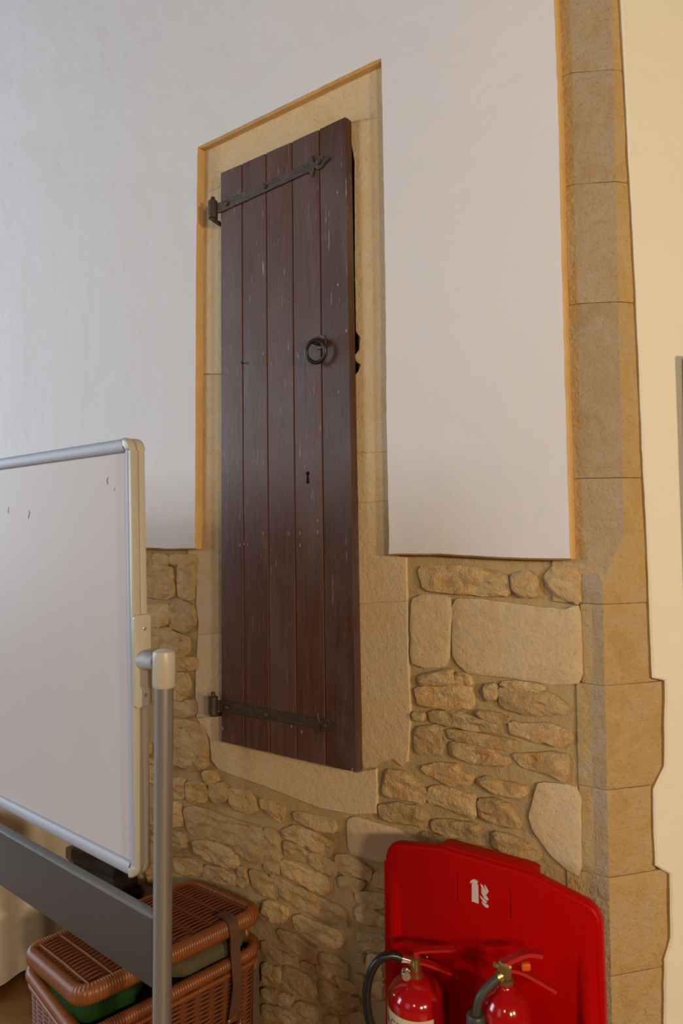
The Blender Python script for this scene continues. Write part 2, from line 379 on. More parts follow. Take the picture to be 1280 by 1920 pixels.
def inside(p, poly):
    x, y = p
    r = False
    n = len(poly)
    for i in range(n):
        x1, y1 = poly[i][:2]
        x2, y2 = poly[(i + 1) % n][:2]
        if (y1 > y) != (y2 > y) and x < (x2 - x1) * (y - y1) / (y2 - y1) + x1: r = not r
    return r


def rrect(x0, x1, y0, y1, r, k=6):
    pts = []
    for cx, cy, a0 in ((x1 - r, y1 - r, 0), (x0 + r, y1 - r, 90), (x0 + r, y0 + r, 180), (x1 - r, y0 + r, 270)):
        for i in range(k + 1):
            a = R(a0 + 90 * i / k)
            pts.append((cx + r * math.cos(a), cy + r * math.sin(a)))
    return pts


# ---------------------------------------------------------------- materials
class NT:
    def __init__(s, name, rough=0.6, spec=0.5, metal=0.0):
        s.mat = bpy.data.materials.new(name)
        s.mat.use_nodes = True
        s.t = s.mat.node_tree
        s.b = s.t.nodes['Principled BSDF']
        s.b.inputs['Roughness'].default_value = rough
        s.b.inputs['Metallic'].default_value = metal
        s.b.inputs['Specular IOR Level'].default_value = spec
        s.co = s.t.nodes.new('ShaderNodeTexCoord').outputs['Object']

    def link(s, a, b): s.t.links.new(a, b)

    def shift(s):
        """texture space moved by a random amount for every object"""
        oi = s.t.nodes.new('ShaderNodeObjectInfo')
        mul = s.t.nodes.new('ShaderNodeMath'); mul.operation = 'MULTIPLY'; mul.inputs[1].default_value = 37.0
        s.link(oi.outputs['Random'], mul.inputs[0])
        ad = s.t.nodes.new('ShaderNodeVectorMath'); ad.operation = 'ADD'
        s.link(s.co, ad.inputs[0]); s.link(mul.outputs[0], ad.inputs[1])
        s.rand = oi.outputs['Random']
        s.co = ad.outputs[0]

    def scaled(s, sc):
        mp = s.t.nodes.new('ShaderNodeMapping')
        mp.inputs['Scale'].default_value = sc
        s.link(s.co, mp.inputs['Vector'])
        return mp.outputs[0]

    def noise(s, scale, detail=4, rough=0.55, vec=None, dist=0.0):
        n = s.t.nodes.new('ShaderNodeTexNoise')
        n.inputs['Scale'].default_value = scale
        n.inputs['Detail'].default_value = detail
        n.inputs['Roughness'].default_value = rough
        n.inputs['Distortion'].default_value = dist
        s.link(vec if vec is not None else s.co, n.inputs['Vector'])
        return n.outputs['Fac']

    def ramp(s, fac, stops):
        r = s.t.nodes.new('ShaderNodeValToRGB')
        el = r.color_ramp.elements
        while len(el) < len(stops): el.new(0.5)
        for e, (p, c) in zip(el, stops):
            e.position = p
            e.color = (*c, 1) if isinstance(c, tuple) else (c, c, c, 1)
        s.link(fac, r.inputs[0])
        return r.outputs[0]

    def mix(s, fac, a, b, mode='MIX'):
        n = s.t.nodes.new('ShaderNodeMix')
        n.data_type = 'RGBA'
        n.blend_type = mode
        for sock, v in ((n.inputs[0], fac), (n.inputs[6], a), (n.inputs[7], b)):
            if isinstance(v, (int, float)): sock.default_value = v
            elif isinstance(v, tuple): sock.default_value = (*v, 1)
            else: s.link(v, sock)
        return n.outputs[2]

    def math(s, op, a, b=0.0):
        n = s.t.nodes.new('ShaderNodeMath')
        n.operation = op
        for sock, v in ((n.inputs[0], a), (n.inputs[1], b)):
            if isinstance(v, (int, float)): sock.default_value = v
            else: s.link(v, sock)
        return n.outputs[0]

    def color(s, c):
        if isinstance(c, tuple): s.b.inputs['Base Color'].default_value = (*c, 1)
        else: s.link(c, s.b.inputs['Base Color'])
        return s

    def bump(s, h, strength=0.4, dist=0.01):
        n = s.t.nodes.new('ShaderNodeBump')
        n.inputs['Strength'].default_value = strength
        n.inputs['Distance'].default_value = dist
        s.link(h, n.inputs['Height'])
        s.link(n.outputs[0], s.b.inputs['Normal'])
        return s


def simple(name, col, rough=0.5, metal=0.0, spec=0.5, bump=None, var=0.12):
    t = NT(name, rough, spec, metal)
    f = t.noise(9, 3)
    t.color(t.mix(f, tuple(c * (1 - var) for c in col), tuple(min(1, c * (1 + var)) for c in col)))
    if bump: t.bump(t.noise(bump[0], 4), bump[1], bump[2])
    return t.mat


def mat_plaster(name, base):
    t = NT(name, 0.85, 0.25)
    big = t.noise(1.1, 3)
    c = t.mix(big, tuple(v * 0.955 for v in base), base)
    t.color(c)
    h = t.math('ADD', t.math('MULTIPLY', t.noise(2.2, 4), 2.2), t.math('ADD', t.math('MULTIPLY', t.noise(16, 5), 0.22), t.math('MULTIPLY', t.noise(160, 3), 0.035)))
    t.bump(h, 0.55, 0.02)
    return t.mat


def mat_stone(name, a, b, c, bump=0.6, fine=130, vary=0.20, patch=7, bscale=22):
    t = NT(name, 0.9, 0.2)
    t.shift()
    n1 = t.noise(patch, 5, 0.65, dist=0.8)
    n2 = t.noise(28, 5, 0.65)
    col = t.ramp(n1, [(0.25, a), (0.5, b), (0.75, c)])
    col = t.mix(t.math('MULTIPLY', n2, 0.45), col, tuple(v * 0.6 for v in b))
    rnd = t.ramp(t.rand, [(0.0, 1 - vary), (1.0, 1 + vary * 0.9)])
    col = t.mix(1.0, col, rnd, 'MULTIPLY')
    pits = t.ramp(t.noise(fine, 3, 0.7), [(0.28, 0.55), (0.42, 1.0)])
    col = t.mix(0.7, col, t.mix(1.0, col, pits, 'MULTIPLY'))
    t.color(col)
    h = t.math('ADD', t.math('MULTIPLY', t.noise(bscale, 6, 0.7), 1.0), t.math('MULTIPLY', t.noise(fine, 4, 0.7), 0.3))
    t.bump(h, bump, 0.018)
    return t.mat


M = {}
M['plaster'] = mat_plaster('white_limewashed_plaster', (0.715, 0.68, 0.68))
M['cream_plaster'] = mat_plaster('cream_toned_plaster', (0.80, 0.75, 0.63))  # creamier base colour than the main wall plaster
M['plaster_edge'] = simple('buff_plaster_edge', (0.62, 0.40, 0.17), 0.9, spec=0.1, bump=(90, 0.4, 0.006), var=0.2)  # orange-buff colour for the narrow rim faces of the plaster
M['rubble'] = mat_stone('rubble_limestone', (0.62, 0.31, 0.085), (0.73, 0.49, 0.23), (0.79, 0.62, 0.39), 1.0, vary=0.16, patch=13, bscale=34)
M['pier_grey'] = mat_stone('grey_weathered_pier_limestone', (0.48, 0.32, 0.15), (0.53, 0.41, 0.275), (0.54, 0.455, 0.375), 0.9, vary=0.05, patch=11, bscale=36)
M['dressed'] = mat_stone('dressed_limestone', (0.69, 0.46, 0.23), (0.74, 0.54, 0.31), (0.69, 0.555, 0.405), 0.5, vary=0.05, patch=8, bscale=40)
M['pier'] = mat_stone('pier_limestone', (0.56, 0.34, 0.12), (0.64, 0.44, 0.20), (0.58, 0.48, 0.36), 0.8, vary=0.05, patch=9, bscale=40)
t = NT('lime_mortar', 0.95, 0.1)
t.color(t.mix(t.noise(12, 5), (0.38, 0.255, 0.115), (0.50, 0.37, 0.195)))
t.bump(t.math('ADD', t.noise(30, 5), t.math('MULTIPLY', t.noise(180, 3), 0.4)), 0.6, 0.012)
M['mortar'] = t.mat

t = NT('dark_stained_oak', 0.5, 0.35)
t.shift()
gr = t.noise(6, 6, 0.65, t.scaled((9, 9, 0.55)), 1.2)
fine = t.noise(40, 4, 0.7, t.scaled((4, 4, 0.22)))
col = t.ramp(gr, [(0.2, (0.044, 0.017, 0.009)), (0.5, (0.098, 0.039, 0.021)), (0.8, (0.150, 0.066, 0.039))])
col = t.mix(t.math('MULTIPLY', fine, 0.6), col, (0.05, 0.023, 0.015))
col = t.mix(1.0, col, t.ramp(t.rand, [(0, 0.85), (1, 1.15)]), 'MULTIPLY')
col = t.mix(t.math('MULTIPLY', t.ramp(t.noise(2.6, 3, 0.6, t.scaled((1.6, 1.6, 0.7))), [(0.42, 0.0), (0.75, 1.0)]), 0.45), col, (0.165, 0.130, 0.125))
patch = t.ramp(t.noise(3.0, 2), [(0.44, 0.0), (0.60, 1.0)])
scr = t.ramp(t.noise(22, 3, 0.6, t.scaled((6, 6, 0.5))), [(0.63, 0.0), (0.70, 1.0)])
col = t.mix(t.math('MULTIPLY', t.math('MULTIPLY', patch, scr), 0.75), col, (0.33, 0.29, 0.29))
t.color(col)
t.link(t.ramp(gr, [(0.2, 0.42), (0.8, 0.62)]), t.b.inputs['Roughness'])
t.bump(t.math('ADD', gr, t.math('MULTIPLY', fine, 0.6)), 0.25, 0.003)
M['oak'] = t.mat
M['groove'] = simple('unweathered_oak_groove', (0.14, 0.052, 0.024), 0.6)

t = NT('rusty_wrought_iron', 0.55, 0.5, 0.5)
t.color(t.mix(t.ramp(t.noise(45, 5, 0.7), [(0.4, 0.0), (0.65, 1.0)]), (0.060, 0.052, 0.046), (0.125, 0.072, 0.042)))
t.bump(t.noise(120, 4), 0.5, 0.003)
M['iron'] = t.mat
M['ring_iron'] = simple('polished_black_iron', (0.045, 0.043, 0.045), 0.4, 0.8)
M['black'] = simple('black_hole_shade', (0.006, 0.005, 0.004), 0.9, 0, 0.1)
M['filler'] = simple('pale_filler', (0.25, 0.20, 0.18), 0.7)

M['board'] = simple('whiteboard_lacquer', (0.60, 0.535, 0.52), 0.5, 0, 0.12, var=0.03)
M['alu'] = simple('anodised_aluminium', (0.42, 0.43, 0.49), 0.6, 0.1, 0.5, var=0.03)
M['grey_plastic'] = simple('warm_grey_plastic', (0.50, 0.45, 0.36), 0.35, 0, 0.5, var=0.03)
M['steel_tube'] = simple('painted_silver_tube', (0.33, 0.31, 0.30), 0.36, 0.6, 0.5, var=0.04)
M['beam'] = simple('grey_painted_beam', (0.080, 0.063, 0.054), 0.42, 0.25, 0.5, var=0.05)
M['lit_top'] = simple('blue_grey_lit_top', (0.20, 0.22, 0.24), 0.5, var=0.04)
M['ink'] = simple('dry_marker_ink', (0.10, 0.09, 0.10), 0.6)
M['screw'] = simple('zinc_screw', (0.6, 0.6, 0.58), 0.3, 0.9)

t = NT('varnished_wicker', 0.6, 0.3)
t.color(t.mix(t.noise(35, 4, 0.7), (0.11, 0.030, 0.008), (0.24, 0.070, 0.018)))
t.bump(t.noise(220, 3), 0.3, 0.002)
M['wicker'] = t.mat
t = NT('wrapped_cane', 0.38, 0.5)
t.color(t.mix(t.noise(50, 4, 0.7), (0.17, 0.048, 0.011), (0.31, 0.095, 0.022)))
M['cane'] = t.mat
M['leather'] = simple('brown_leather', (0.11, 0.050, 0.024), 0.55, bump=(150, 0.3, 0.002))
M['green_cloth'] = simple('green_fabric', (0.013, 0.042, 0.007), 0.9, spec=0.1, bump=(400, 0.4, 0.002), var=0.5)
M['olive_cloth'] = simple('olive_grey_canvas', (0.11, 0.092, 0.052), 0.9, spec=0.1, bump=(300, 0.3, 0.002))
M['dark_liner'] = simple('dark_basket_lining', (0.035, 0.013, 0.006), 0.9)
M['brass'] = simple('worn_brass', (0.38, 0.27, 0.11), 0.35, 0.9)

M['red_plastic'] = simple('red_moulded_plastic', (0.42, 0.0, 0.0), 0.42, 0, 0.12, var=0.02)
M['red_paint'] = simple('glossy_red_enamel', (0.38, 0.004, 0.006), 0.12, 0, 0.6, var=0.02)
M['red_lever'] = simple('red_lever_paint', (0.42, 0.006, 0.008), 0.3, 0, 0.5, var=0.04)
M['orange_tag'] = simple('orange_tamper_tag', (0.65, 0.09, 0.01), 0.4)
M['sign_white'] = simple('sign_white', (0.62, 0.52, 0.47), 0.5, var=0.02)
M['label_cream'] = simple('label_cream', (0.62, 0.52, 0.36), 0.45, var=0.04)
M['label_ink'] = simple('label_ink', (0.18, 0.05, 0.03), 0.5)
M['rubber'] = simple('black_rubber', (0.010, 0.010, 0.011), 0.32, 0, 0.5)
M['chrome'] = simple('chrome_crimp', (0.72, 0.70, 0.68), 0.18, 1.0)
M['grey_horn'] = simple('dark_grey_horn', (0.045, 0.044, 0.034), 0.45)

M['cloth'] = simple('cream_cotton_cloth', (0.84, 0.75, 0.60), 0.9, spec=0.1, bump=(350, 0.2, 0.002))
M['dark_wood'] = simple('dark_brown_wood', (0.018, 0.009, 0.006), 0.5)
t = NT('oak_floor', 0.4, 0.5)
t.color(t.mix(t.noise(7, 5, 0.6, t.scaled((0.6, 7, 1))), (0.20, 0.085, 0.018), (0.33, 0.15, 0.035)))
M['floor'] = t.mat
M['frame_wood'] = simple('red_brown_frame_wood', (0.07, 0.020, 0.008), 0.4)
M['picture'] = simple('aged_print', (0.42, 0.36, 0.26), 0.6)
M['table_wood'] = simple('beech_table', (0.35, 0.22, 0.11), 0.5)

# ---------------------------------------------------------------- floor and walls
SN = Vector((math.sin(R(50)), -math.cos(R(50)), 0))      # out of the splayed reveal
floor = MB().box((-4.5, -6.5, -0.06), (4.0, 0.6, 0.0)).build('floor', M['floor'], smooth=False)
tag(floor, 'orange-brown wooden floor seen at the lower left behind the basket', 'floor', kind='structure')

ARRIS = 1.3044
SD = Vector((math.cos(R(50)), math.sin(R(50)), 0))      # along the splayed reveal
SN = Vector((SD.y, -SD.x, 0))                            # out of the splayed reveal
PLASTER_Z = PLASTER[-1][1]


def sx(s, off=0.0):
    p = Vector((ARRIS, 0, 0)) + SD * s + SN * off
    return p.x, p.y


# rough mortar core of the wall, with the door opening left as a recess
OX0, OX1, OZ0, OZ1 = 0.045, 0.575, 0.985, 2.965
core = MB()
xs = [-4.0 + 0.04 * i for i in range(133)]
xs = sorted([x for x in xs if x < 1.225 and min(abs(x - OX0), abs(x - OX1)) > 0.012] + [OX0, OX1, 1.235])
zs = [0.035 * i for i in range(46)] + [1.66 + 0.1 * i for i in range(39)]
zs = sorted([z for z in zs if min(abs(z - OZ0), abs(z - OZ1)) > 0.012] + [OZ0, OZ1])
idx = {}
for i, x in enumerate(xs):
    for j, z in enumerate(zs):
        y = 0.0085 + 0.006 * noise.noise((x * 9, z * 9, 1)) + 0.004 * noise.noise((x * 30, z * 30, 5)) if z < 1.62 else 0.012
        idx[i, j] = len(core.v)
        core.v.append((x, y, z))
for i in range(len(xs) - 1):
    for j in range(len(zs) - 1):
        if OX0 - 1e-6 <= xs[i] < OX1 - 1e-6 and OZ0 - 1e-6 <= zs[j] < OZ1 - 1e-6: continue
        core.f.append((idx[i, j], idx[i + 1, j], idx[i + 1, j + 1], idx[i, j + 1]))
T_ = 0.16
core.add([(OX0, 0.0125, OZ0), (OX1, 0.0125, OZ0), (OX1, 0.0125, OZ1), (OX0, 0.0125, OZ1), (OX0, T_, OZ0), (OX1, T_, OZ0), (OX1, T_, OZ1), (OX0, T_, OZ1)],
         [(0, 1, 5, 4), (1, 2, 6, 5), (2, 3, 7, 6), (3, 0, 4, 7), (4, 5, 6, 7)])
core.box((-4.0, 0.17, 0.0), (1.235, 0.5, 5.46))
wall = core.build('wall_back', M['mortar'], smooth=True)
tag(wall, 'rubble stone wall plastered white above, around the small plank door', 'wall', kind='structure')


def stone_mesh(poly, proud, back=0.03, rough=0.006, step=0.010, grid=0.0105, seed=0.0, grow=0.0055, jit=0.0035, cut=0.12):
    """one rough stone: jagged outline, softened arris, hackly split face"""
    if area(poly) < 0: poly = poly[::-1]
    p = resample([tuple(v) for v in chaikin(poly, cut)], step)
    p = inset(p, -grow)
    pts = []
    for v in p:
        dx = jit * noise.noise((v.x * 28 + seed, v.y * 28, 3.3)) + 0.4 * jit * noise.noise((v.x * 90 + seed, v.y * 90, 1.3))
        dz = jit * noise.noise((v.x * 28, v.y * 28 + seed, 9.1)) + 0.4 * jit * noise.noise((v.x * 90, v.y * 90 + seed, 5.1))
        pts.append(Vector((v.x + dx, v.y + dz)))
    n = len(pts)
    cx, cz = sum(v.x for v in pts) / n, sum(v.y for v in pts) / n

    def face(x, z):
        h = noise.noise((x * 15 + seed, z * 42, seed)) + 0.55 * noise.noise((x * 40, z * 85 + seed, seed + 4)) - 0.5 * abs(noise.noise((x * 22 + seed, z * 30, 7)))
        return -proud - rough * h

    small = min(max(v.x for v in pts) - min(v.x for v in pts), max(v.y for v in pts) - min(v.y for v in pts))
    e = max(0.80, 1 - 0.010 / max(small, 0.02) * 1.4)
    ring = [Vector((cx + (v.x - cx) * e, cz + (v.y - cz) * e)) for v in pts]
    bm = bmesh.new()
    l0 = [bm.verts.new((v.x - cx, back, v.y - cz)) for v in pts]
    l1 = [bm.verts.new((v.x - cx, -proud * 0.35, v.y - cz)) for v in pts]
    l2 = [bm.verts.new((v.x - cx, face(v.x, v.y) * 0.95 + 0.0005, v.y - cz)) for v in ring]
    for A_, B_ in ((l0, l1), (l1, l2)):
        for k in range(n):
            q = (k + 1) % n
            bm.faces.new((A_[k], A_[q], B_[q], B_[k]))
    rt = [tuple(v) for v in ring]
    inner = [tuple(Vector((cx + (v.x - cx) * 0.94, cz + (v.y - cz) * 0.94))) for v in ring]
    x0, x1 = min(v[0] for v in rt), max(v[0] for v in rt)
    z0, z1 = min(v[1] for v in rt), max(v[1] for v in rt)
    co, vs = list(rt), list(l2)
    gx = x0 + grid / 2
    while gx < x1:
        gz = z0 + grid / 2
        while gz < z1:
            q = (gx + grid * 0.35 * noise.noise((gx * 300, gz * 300, 1)), gz + grid * 0.35 * noise.noise((gx * 300, gz * 300, 8)))
            if inside(q, inner):
                co.append(q)
                vs.append(bm.verts.new((q[0] - cx, face(*q), q[1] - cz)))
            gz += grid
        gx += grid
    fill(bm, (vs, co), n)
    return MB().frombm(bm), (cx, 0, cz)


FLAT = {74, 75}
boxes = []
for i, poly in enumerate(STONES):
    flat = i in FLAT or i == 33
    mb, c = stone_mesh(poly, 0.006 if flat else random.uniform(0.006, 0.013), rough=0.0022 if flat else 0.0105, seed=i * 3.7, jit=0.002 if flat else 0.0038)
    mb.build('stone', M['dressed'] if flat else M['rubble'], wall, loc=c, angle=20)
    boxes.append((min(p[0] for p in poly), max(p[0] for p in poly), min(p[1] for p in poly), max(p[1] for p in poly)))
mb, c = stone_mesh(QUOIN_FACE, 0.004, rough=0.0015, seed=500, jit=0.002)
mb.build('stone', M['dressed'], wall, loc=c, angle=20)

# courses that carry on behind the board, the basket, the stand and down to the floor
rnd = random.Random(11)
z = 0.02
while z < PLASTER_Z - 0.05:
    h = min(rnd.uniform(0.06, 0.11), PLASTER_Z - 0.03 - z)
    x = -2.6 + rnd.uniform(0, 0.1)
    while x < 1.22:
        w = rnd.uniform(0.10, 0.26)
        a, b = x + 0.009, min(x + w - 0.009, 1.235)
        p = [(a + rnd.uniform(0, .012), z + rnd.uniform(.006, .016)), ((a + b) / 2, z + rnd.uniform(.003, .014)), (b - rnd.uniform(0, .012), z + rnd.uniform(.006, .016)),
             (b, z + h * 0.5), (b - rnd.uniform(0, .02), z + h - rnd.uniform(.006, .016)), ((a + b) / 2, z + h - rnd.uniform(.003, .012)), (a + rnd.uniform(0, .02), z + h - rnd.uniform(.006, .016)), (a, z + h * .5)]
        x += w
        if b - a < 0.06: continue
        ok = not any(inside(q, zn) for zn in TRACED for q in p + [((a + b) / 2, z + h / 2)])
        ok = ok and not any(a < B[1] + .004 and b > B[0] - .004 and z < B[3] + .004 and z + h > B[2] - .004 for B in boxes)
        ok = ok and not (b > -0.17 and a < 0.93 and z + h > 0.82)
        ok = ok and not (b > 1.10 and z + h > 0.80)
        if not ok: continue
        mb, c = stone_mesh(p, rnd.uniform(0.006, 0.013), rough=0.0125, step=0.016, grid=0.014, seed=x * 31 + z * 77)
        mb.build('stone', M['rubble'], wall, loc=c, angle=20)
    z += h

for i, (nm, poly) in enumerate(SURROUND):
    # dressed surround stones: outline with a softened arris, flat face
    if area(poly) < 0: poly = poly[::-1]
    pts = resample(poly, 0.014)
    pts = [Vector((v.x + 0.0016 * noise.noise((v.x * 70, v.y * 70, i)), v.y + 0.0016 * noise.noise((v.x * 70, v.y * 70, i + 40)))) for v in pts]
    pts = inset(pts, -0.0021)
    ins = inset(pts, 0.0028)
    mb = MB()
    n = len(pts)
    cx, cz = sum(v.x for v in pts) / n, sum(v.y for v in pts) / n
    bm = bmesh.new()
    lay = [[bm.verts.new((v.x - cx, y, v.y - cz)) for v in q] for q, y in ((pts, 0.10 if nm == 'jamb' else 0.06), (pts, 0.0028), (ins, 0.0))]
    for k in range(2):
        for a in range(n):
            b = (a + 1) % n
            bm.faces.new((lay[k][a], lay[k][b], lay[k + 1][b], lay[k + 1][a]))
    fill(bm, (lay[2], [tuple(v) for v in ins]))
    mb.frombm(bm).build({'lintel': 'lintel', 'jamb': 'jamb_stone', 'sill': 'sill_stone'}[nm], M['dressed'], wall, loc=(cx, 0, cz), angle=30)


def plaster_sheet(name, poly, y_face, y_back, mat, parent, to3d, jit=0.0018):
    if area(poly) < 0: poly = poly[::-1]
    pts = resample(poly, 0.03)
    big = max(abs(v.x) for v in pts)
    pts = [Vector((v.x + jit * noise.noise((v.x * 45, v.y * 45, 2)), v.y + jit * noise.noise((v.x * 45, v.y * 45, 7)))) for v in pts]
    ins = inset(pts, 0.005)
    bm = bmesh.new()
    n = len(pts)
    lay = [[bm.verts.new(to3d(v.x, v.y, y)) for v in q] for q, y in ((pts, y_back), (pts, y_face * 0.82 + y_back * 0.18), (ins, y_face))]
    for k in range(2):
        for a in range(n):
            b = (a + 1) % n
            bm.faces.new((lay[k][a], lay[k][b], lay[k + 1][b], lay[k + 1][a]))
    fill(bm, (lay[2], [tuple(v) for v in ins]))
    o = MB().frombm(bm).build(name, mat, parent, angle=25)
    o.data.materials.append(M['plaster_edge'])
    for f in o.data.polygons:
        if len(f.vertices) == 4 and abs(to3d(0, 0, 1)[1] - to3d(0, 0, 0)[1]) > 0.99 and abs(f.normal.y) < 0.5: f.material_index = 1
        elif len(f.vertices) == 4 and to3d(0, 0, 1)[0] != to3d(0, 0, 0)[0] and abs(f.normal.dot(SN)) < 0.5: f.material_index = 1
    return o


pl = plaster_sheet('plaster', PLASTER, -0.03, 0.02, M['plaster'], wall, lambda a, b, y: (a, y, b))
tag(pl, 'smooth white plaster')

# ---------------------------------------------------------------- pier: chamfered quoins and the splayed reveal
wr = MB()
wr.add([(*sx(0.095, -0.012), 0), (*sx(2.2, -0.012), 0), (*sx(2.2, -0.012), 5.46), (*sx(0.095, -0.012), 5.46), (*sx(0.095, -.3), 0), (*sx(2.2, -.3), 0), (*sx(2.2, -.3), 5.46), (*sx(0.095, -.3), 5.46)],
       [(0, 1, 2, 3), (4, 5, 6, 7), (0, 1, 5, 4), (1, 2, 6, 5), (2, 3, 7, 6), (3, 0, 4, 7)])
wall_r = wr.build('wall_right', M['mortar'], smooth=False)
tag(wall_r, 'cream splayed wall turning away at the right edge, with stone quoins', 'wall', kind='structure')
edge = [tuple(p) for p in SPLAY_EDGE]
sp_poly = [(0.062, 5.4)] + edge + [(0.135, 0.0), (2.2, 0.0), (2.2, 5.4)]
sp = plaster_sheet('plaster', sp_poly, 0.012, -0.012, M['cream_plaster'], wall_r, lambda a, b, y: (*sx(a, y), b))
tag(sp, 'smooth cream plaster')

CH_A, CH_C = 0.047, 0.064


def contour(ch, xl, ln):
    """plan of the pier face: front strip, chamfer of size ch (0..1), reveal strip"""
    pts = [Vector((xl, 0.0))]
    a = Vector((ARRIS - CH_A * ch, 0.0))
    b = Vector(sx(CH_C * ch))
    m_ = a.lerp(b, 0.5)
    e = Vector(sx(ln))
    out = []
    nA, nC, nR = 6, 6, 10
    for i in range(nA): out.append(pts[0].lerp(a, i / nA))
    for i in range(nC): out.append(a.lerp(b, i / nC))
    for i in range(nR + 1): out.append(b.lerp(e, i / nR))
    return out


STOP_HI, STOP_LO = 1.681, 1.560
joints = [5.42, 4.85, 4.3, 3.75, 3.25, 2.875, 2.583, 2.273, 1.8246, 1.508, 1.307, 1.05, 0.837, 0.598, 0.30, 0.0]
lefts = {9: 1.249, 10: 1.236, 11: 1.237, 12: 1.202, 13: 1.21, 14: 1.20}
lens_ = {9: 0.135, 10: 0.17, 11: 0.135, 12: 0.172, 13: 0.155, 14: 0.16}
for i in range(len(joints) - 1):
    z1, z0 = joints[i] - 0.0008, joints[i + 1] + 0.0008
    if i == 9 + 1: z1 -= 0.02 * 0
    xl = lefts.get(i, 1.18)
    ln = lens_.get(i, 0.145)
    n = max(6, int((z1 - z0) / 0.02))
    zl = [z0] + [z0 + (z1 - z0) * (k + 0.5) / n for k in range(n)] + [z1]
    if i == 8: zl = sorted(zl + [STOP_HI, STOP_LO])
    mb = MB()
    rows = []
    for k, zz in enumerate(zl):
        ch = max(0.0, min(1.0, (zz - STOP_LO) / (STOP_HI - STOP_LO)))
        row = contour(ch, xl, ln)
        end = k in (0, len(zl) - 1)
        r = []
        for q, p in enumerate(row):
            d = 0.0016 * noise.noise((p.x * 40 + i, p.y * 40, zz * 30)) + 0.0022 * noise.noise((p.x * 12 + i * 3, p.y * 12, zz * 9))
            d -= 0.0022 if end else 0
            nx, ny = (SN.x * 0.5, (SN.y - 1) * 0.5)
            if q in (0, len(row) - 1): d -= 0.003
            r.append(len(mb.v))
            mb.v.append((p.x + nx * d, p.y + ny * d, zz))
        rows.append(r)
    for a, b in zip(rows[:-1], rows[1:]):
        for q in range(len(a) - 1): mb.f.append((a[q], a[q + 1], b[q + 1], b[q]))
    # sides going back into the wall
    for r, sgn in ((rows[0], 0), (rows[-1], 1)):
        bk = []
        for q in r:
            x, y, zz = mb.v[q]
            bk.append(len(mb.v))
            mb.v.append((x - SN.x * 0.05 * (0.4), y + 0.05, zz))
        for q in range(len(r) - 1): mb.f.append((r[q], r[q + 1], bk[q + 1], bk[q]))
    for e in (0, -1):
        bk = []
        for r in rows:
            x, y, zz = mb.v[r[e]]
            bk.append(len(mb.v))
            mb.v.append((x - (SN.x * 0.05 if e else 0), y + (0.05 if e == 0 else -SN.y * 0.05), zz))
        for q in range(len(rows) - 1): mb.f.append((rows[q][e], rows[q + 1][e], bk[q + 1], bk[q]))
    qn = mb.build('quoin', M['pier'], wall_r, angle=14)
    qn.data.materials.append(M['pier_grey'])
    nc = len(contour(1, xl, ln)) - 1
    for f in qn.data.polygons:
        if f.index >= nc * (len(zl) - 1): continue
        k, q = divmod(f.index, nc)
        zc = (zl[k] + zl[k + 1]) / 2
        if zc > STOP_LO + 0.03 and 6 <= q < 12: f.material_index = 1
        elif zc <= STOP_LO + 0.03 and 3 <= q < 6: f.material_index = 1

# ---------------------------------------------------------------- plank door
door = empty('door_1', (0, 0, 0), kind='structure', label='narrow dark oak plank door with two iron strap hinges and ring pull', cat='door')
YF, YB = -0.034, -0.004
for i in range(5):
    xa0, za0 = DOOR_BOTTOM[i]; xa1, za1 = DOOR_BOTTOM[i + 1]
    xb0, zb0 = DOOR_TOP[i]; xb1, zb1 = DOOR_TOP[i + 1]
    g = 0.0034
    mb = MB()
    n = 14
    for k in range(n + 1):
        f = k / n
        x0, x1 = xa0 + (xb0 - xa0) * f, xa1 + (xb1 - xa1) * f
        zl, zr = za0 + (zb0 - za0) * f, za1 + (zb1 - za1) * f
        gl, gr_ = (g if i > 0 else 0.003), (g if i < 4 else 0.003)
        wv = 0.0007 * noise.noise((i * 7.1, f * 9, 0))
        for x, y in ((x0, YB), (x1, YB), (x1, YF + 0.010), (x1 - gr_ + wv, YF), ((x0 + x1) / 2, YF - 0.0006), (x0 + gl + wv, YF), (x0, YF + 0.010)):
            mb.v.append((x, y, zl + (zr - zl) * (x - x0) / (x1 - x0)))
    for k in range(n):
        for q in range(7):
            r_ = (q + 1) % 7
            mb.f.append((k * 7 + q, k * 7 + r_, (k + 1) * 7 + r_, (k + 1) * 7 + q))
    mb.f.append(tuple(range(7))[::-1])
    mb.f.append(tuple(n * 7 + q for q in range(7)))
    pk = mb.build('plank', M['oak'], door, angle=20)
    pk.data.materials.append(M['groove'])
    for f in pk.data.polygons:
        if 0.3 < abs(f.normal.x) < 0.99 and f.normal.y < 0 and not (i == 0 and f.normal.x < 0) and not (i == 4 and f.normal.x > 0): f.material_index = 1
mb = MB()
for k, (x, z) in enumerate(PLUGS):
    r = 0.0035 + 0.0015 * ((k * 37) % 5) / 5
    mb.lathe([(r, -0.0004), (r * 0.8, -0.0012)], (0, 0, 0), 8, 'y')
    for q in range(len(mb.v) - 16, len(mb.v)):
        a = mb.v[q]
        mb.v[q] = (a[0] * 0.8 + x, a[1] + YF, a[2] * 1.5 + z)
o = mb.build('filled_nail_hole', M['filler'], door)
o['kind'] = 'stuff'


